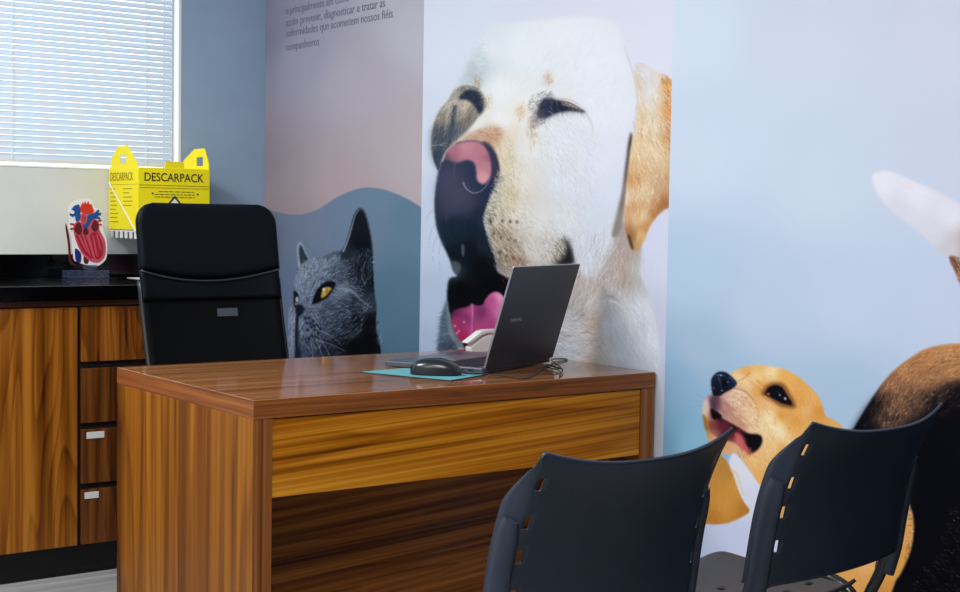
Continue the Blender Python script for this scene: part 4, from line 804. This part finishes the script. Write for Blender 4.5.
# ---------------------------------------------------------------- plastic visitor chairs
def visitor_chair(label, loc, rz, group):
    t = thing('visitor_chair', label, 'chair', loc, rz, group)
    ZB, ZT = .530, .822
    def cl(z):                          # centre line of the back, leaning backwards
        v = (z-ZB)/(ZT-ZB); return .086*(1-v)+(.018*math.sin(math.pi*v**1.2) if v > 0 else 0)
    def half(z): v = (z-ZB)/(ZT-ZB); return .214-.003*v
    NU, NV = 51, 40
    def back(u, v):
        s_ = u*2-1; a = abs(s_); z = ZB+(ZT-ZB)*v; h = half(z)
        k0 = min(max((1-v)/.30, 0), 1); fl = .040*k0*k0*(3-2*k0)+.004        # side flange fades out towards the top corner
        if a < .86: x = a/.86*.975; y = -.024*(1-(a/.86)**2)
        else: k = (a-.86)/.14; x = .975+.025*math.sin(k*math.pi/2); y = fl*k**1.1
        zz = z-.026*(1-min(a/.86, 1)**2.6)*max(0, (v-.6)/.4)**2
        if a > .86 and v > .9: zz -= .010*((a-.86)/.14)**2*((v-.9)/.1)
        return Vector((math.copysign(x*h, s_) if a > 1e-6 else 0, cl(z)+y, zz))
    cols = [6, 7]; rows = [(int(NV*c)-1, int(NV*c)+2) for c in (.24, .43, .62, .80)]
    def slot(i, j):
        a = min(i, NU-2-i)
        for n, (j0, j1) in enumerate(rows):
            if j0 <= j < j1 and a == 4: return True
        return False
    MB().grid(back, NU, NV, slot).build('backrest', M['shell'], t, smooth=True, thick=.005, off=0, auto=50)
    for sx in (-1, 1):
        P = []; R = []; R2 = []
        for k in range(19):
            z = ZB-.045+(.742-ZB+.02)*k/18; zq = max(z, ZB-.06); P.append((sx*(half(zq)+.002), cl(zq)+.014, z)); e = 1 if k < 15 else max(.05, 1-((k-14.6)/4.4)**2)**.5
            R.append(.0125*e); R2.append(.021*e)
        MB().tube(P, R, 16, R2).build('frame_sleeve', M['shell'], t, smooth=True, auto=60)
        x = sx*.212
        U = catmull([(x, cl(.56)+.018, .56), (x, cl(.49)+.018, .49), (x, .143, .43), (x+sx*.003, .162, .38)], 6)
        MB().tube(U, .0115, 12).build('back_upright', M['tube'], t, smooth=True)
        lx = sx*.205
        Lg = list(catmull([(sx*.228, .10, .012), (sx*.223, .12, .15), (sx*.217, .145, .30), (sx*.214, .160, .385), (sx*.213, .185, .428), (sx*.212, .225, .447), (sx*.212, .28, .450), (sx*.212, .38, .446), (sx*.212, .425, .432), (sx*.213, .452, .390), (sx*.217, .47, .30), (sx*.222, .49, .15), (sx*.228, .51, .012)], 6))
        fr = MB().tube(Lg, .0125, 12).build('leg', M['tube'], t, smooth=True)
        for fy in (.10, .51): MB().cyl((sx*.228, fy, 0), (sx*.228, fy, .03), .016, .015, 14).build('rubber_foot', M['rubber'], fr, smooth=True, auto=40)
    for y in (.23, .38): MB().tube([(-.208, y, .428), (.208, y, .428)], .0095, 12).build('cross_bar', M['tube'], t, smooth=True)
    def seat(u, v):
        x = (u*2-1); y = .135+.375*v; h = .196
        if v < .45: h = .196-.045*(1-v/.45)**1.5
        if v > .95: h = .196-.008*((v-.95)/.05)**2
        z = .447+.008*math.cos(math.pi*(v-.45))*-1+.010*abs(x)**3
        if v > .88: z -= .014*((v-.88)/.12)**2
        if v < .1: z += .018*((.1-v)/.1)**2
        return Vector((x*h, y, z))
    NS = 51
    def sslot(i, j):
        return j in (7, 11, 15) and (i % 10) in (3, 4, 5) and 3 < i < 47
    MB().grid(seat, NS, 31, sslot).build('seat', M['seatp'], t, smooth=True, thick=.007, off=0, auto=50)
    return t
CG = 'charcoal plastic visitor chairs facing the desk'
visitor_chair('charcoal plastic visitor chair nearest the camera, in front of the desk', (1.463, 1.549, 0), math.radians(5), CG)
src = bpy.data.objects['visitor_chair']
c2 = copy_tree(src); c2.rotation_euler = (0, 0, math.radians(6.5)); c2.location = (2.036, 1.562, 0); c2['label'] = 'charcoal plastic visitor chair beside the wall, in front of the beagle'

# ---------------------------------------------------------------- laptop, mouse, mouse mat
HL = Vector((2.153, 2.88, .7505)); hd_ = math.atan2(.39, .92)
lp = thing('laptop', 'open dark grey laptop on the desk, lid back to the camera', 'laptop', HL, hd_)
W, DP = .371, .305
MB().box(0, W, .004, DP, .002, .016, .003).build('base', M['laptop_base'], lp)
bs_ = lp.children[0]
kb = MB()
for r in range(6):
    n = 15
    for k in range(n): kb.box(.022+k*(W-.044)/n, .022+(k+.86)*(W-.044)/n, .035+r*.0185, .035+r*.0185+.0155, .0155, .0178)
kb.build('keyboard', M['key'], bs_); MB().box(.13, .25, .165, .24, .0155, .0164, .0003).build('touchpad', M['silver'], bs_)
for y in (.03, .06): MB().box(-.0006, .002, y, y+.016, .006, .011).build('side_port', M['key'], bs_)
LT = math.atan2(.081, .267); LH = .277
lid = MB().box(0, W, -.0035, .0035, .004, LH, .0028).build('lid', [M['laptop'], M['silver']], lp); lid.location = (0, 0, .012); lid.rotation_euler = (LT, 0, 0)
by_normal(lid, lambda n, c: 0 if abs(n.y) > .7 else 1)
MB().box(.008, W-.008, .0034, .0042, .014, LH-.008).build('screen', M['screen'], lid)
text_mesh('logo_lettering', 'SAMSUNG', .0125, M['silver'], lid, Matrix.Translation((W*.16, -.0038, LH*.46)) @ RX90, 1.05, .0002, bold=.0002)
MB().cyl((.03, .004, .012), (W-.03, .004, .012), .006).build('hinge', M['key'], lp, smooth=True, auto=40)

pd = [(1.898, 3.061), (1.993, 2.800), (2.152, 2.866), (2.048, 3.085)]
b = bmesh.new(); v0 = [b.verts.new((x, y, .7502)) for x, y in pd]; v1 = [b.verts.new((x, y, .7532)) for x, y in pd]
b.faces.new(v0[::-1]); b.faces.new(v1)
for i in range(4): b.faces.new((v0[i], v0[(i+1) % 4], v1[(i+1) % 4], v1[i]))
bmesh.ops.recalc_face_normals(b, faces=b.faces)
o = MB().take(b).build('mouse_pad', [M['pad'], M['padedge']]); by_normal(o, lambda n, c: 0 if n.z > .5 else 1); tag(o, 'teal mouse pad on the desk beside the laptop', 'mouse pad')

ms = thing('computer_mouse', 'black wired computer mouse on the teal pad', 'mouse', (2.032, 2.918, .7535), math.atan2(-.73, .68))
def mouse(u, v):
    a = u*2*math.pi; s = math.sin(v*math.pi/2)       # v=0 top, 1 rim
    ca, sa = math.cos(a), math.sin(a); x = math.copysign(abs(ca)**.75, ca)*s*.065; y = math.copysign(abs(sa)**.8, sa)*s*(.034-.004*(x/.06))
    zt = .041-.10*(x+.012)**2/.04**.5*1.2-.30*max(0, x-.01)**1.4
    return Vector((x, y, .002+max(zt, .010)*math.cos(v*math.pi/2)**.62))
m_ = MB().grid(mouse, 40, 14, closed=True); m_.grid(lambda u, v: Vector((.058*v*math.cos(u*2*math.pi), .029*v*math.sin(u*2*math.pi), .0015)), 40, 2, closed=True)
m_.build('shell', M['mouse'], ms, smooth=True)
MB().cyl((.030, -.0035, .025), (.030, .0035, .025), .009, bev=.001).build('scroll_wheel', M['rubber'], ms, smooth=True, auto=40)
inv = Matrix.Translation((2.032, 2.918, .7535)) @ Matrix.Rotation(math.atan2(-.73, .68), 4, 'Z'); inv.invert()
CP = [(2.070, 2.876, .762), (2.100, 2.862, .757), (2.135, 2.846, .7565), (2.160, 2.812, .7545), (2.175, 2.755, .7525), (2.205, 2.760, .7525), (2.262, 2.806, .7525), (2.33, 2.87, .7525), (2.40, 2.935, .7525), (2.47, 2.985, .7525), (2.535, 3.03, .7525), (2.580, 3.058, .7525)]
MB().tube([inv @ Vector(q) for q in catmull(CP, 8)], .0017, 8).build('cable', M['black'], ms, smooth=True)
CP = [(2.580, 3.058, .7525), (2.585, 3.075, .753), (2.56, 3.078, .754), (2.512, 3.047, .756), (2.45, 2.95, .757), (2.395, 2.865, .757), (2.36, 2.852, .757), (2.38, 2.90, .757), (2.415, 2.945, .757), (2.40, 2.90, .757), (2.372, 2.83, .757), (2.30, 2.755, .7525), (2.282, 2.732, .7525)]
MB().tube([inv @ Vector(q) for q in catmull(CP, 8)], .0017, 8).build('cable_loop', M['black'], ms, smooth=True)

wdv = thing('desk_accessory', 'white plastic accessory with sloping front, behind the laptop lid on the desk', 'desk accessory', (2.462, 3.36, .7505), 0)
def bent(z0, th): return [(0.002, z0+.006), (.055, z0+.038), (.075, z0+.042), (.12, z0+.042), (.12, z0+.042-th), (.078, z0+.042-th), (.060, z0+.038-th), (.008, z0+.003)]
MB().prism(bent(.022, .010), .03, Matrix.Translation((0, .05, 0)), bev=.0015).build('top_cover', M['white'], wdv)
MB().prism(bent(.009, .022)[:4]+[(.12, 0), (.02, 0), (.006, .002)], .03, Matrix.Translation((.014, .05, -.002)), bev=.002).build('base', M['white'], wdv)

# ---------------------------------------------------------------- light: overcast sky outside, ceiling panels inside
wo = bpy.data.worlds.new('overcast_sky'); SC.world = wo; wo.use_nodes = True
bg = wo.node_tree.nodes['Background']; bg.inputs[0].default_value = (.86, .94, 1., 1); bg.inputs[1].default_value = SKY
def lamp(name, loc, sx, sy, power, col, rot=(0, 0, 0), spread=180):
    l = bpy.data.lights.new(name, 'AREA'); l.shape = 'RECTANGLE'; l.size = sx; l.size_y = sy; l.energy = power; l.color = col; l.spread = math.radians(spread)
    o = bpy.data.objects.new(name, l); COL.objects.link(o); o.location = loc; o.rotation_euler = rot; return o
for k, (x, y, pw) in enumerate(LAMPS): lamp('ceiling_lamp', (x, y, CEIL-.01), .6, 1.2, pw, (1., .995, .99))
vs = SC.view_settings; vs.view_transform = 'Standard'; vs.look = 'None'; vs.exposure = EXPO; vs.gamma = 1.; vs.use_curve_mapping = False
SC.display_settings.display_device = 'sRGB'
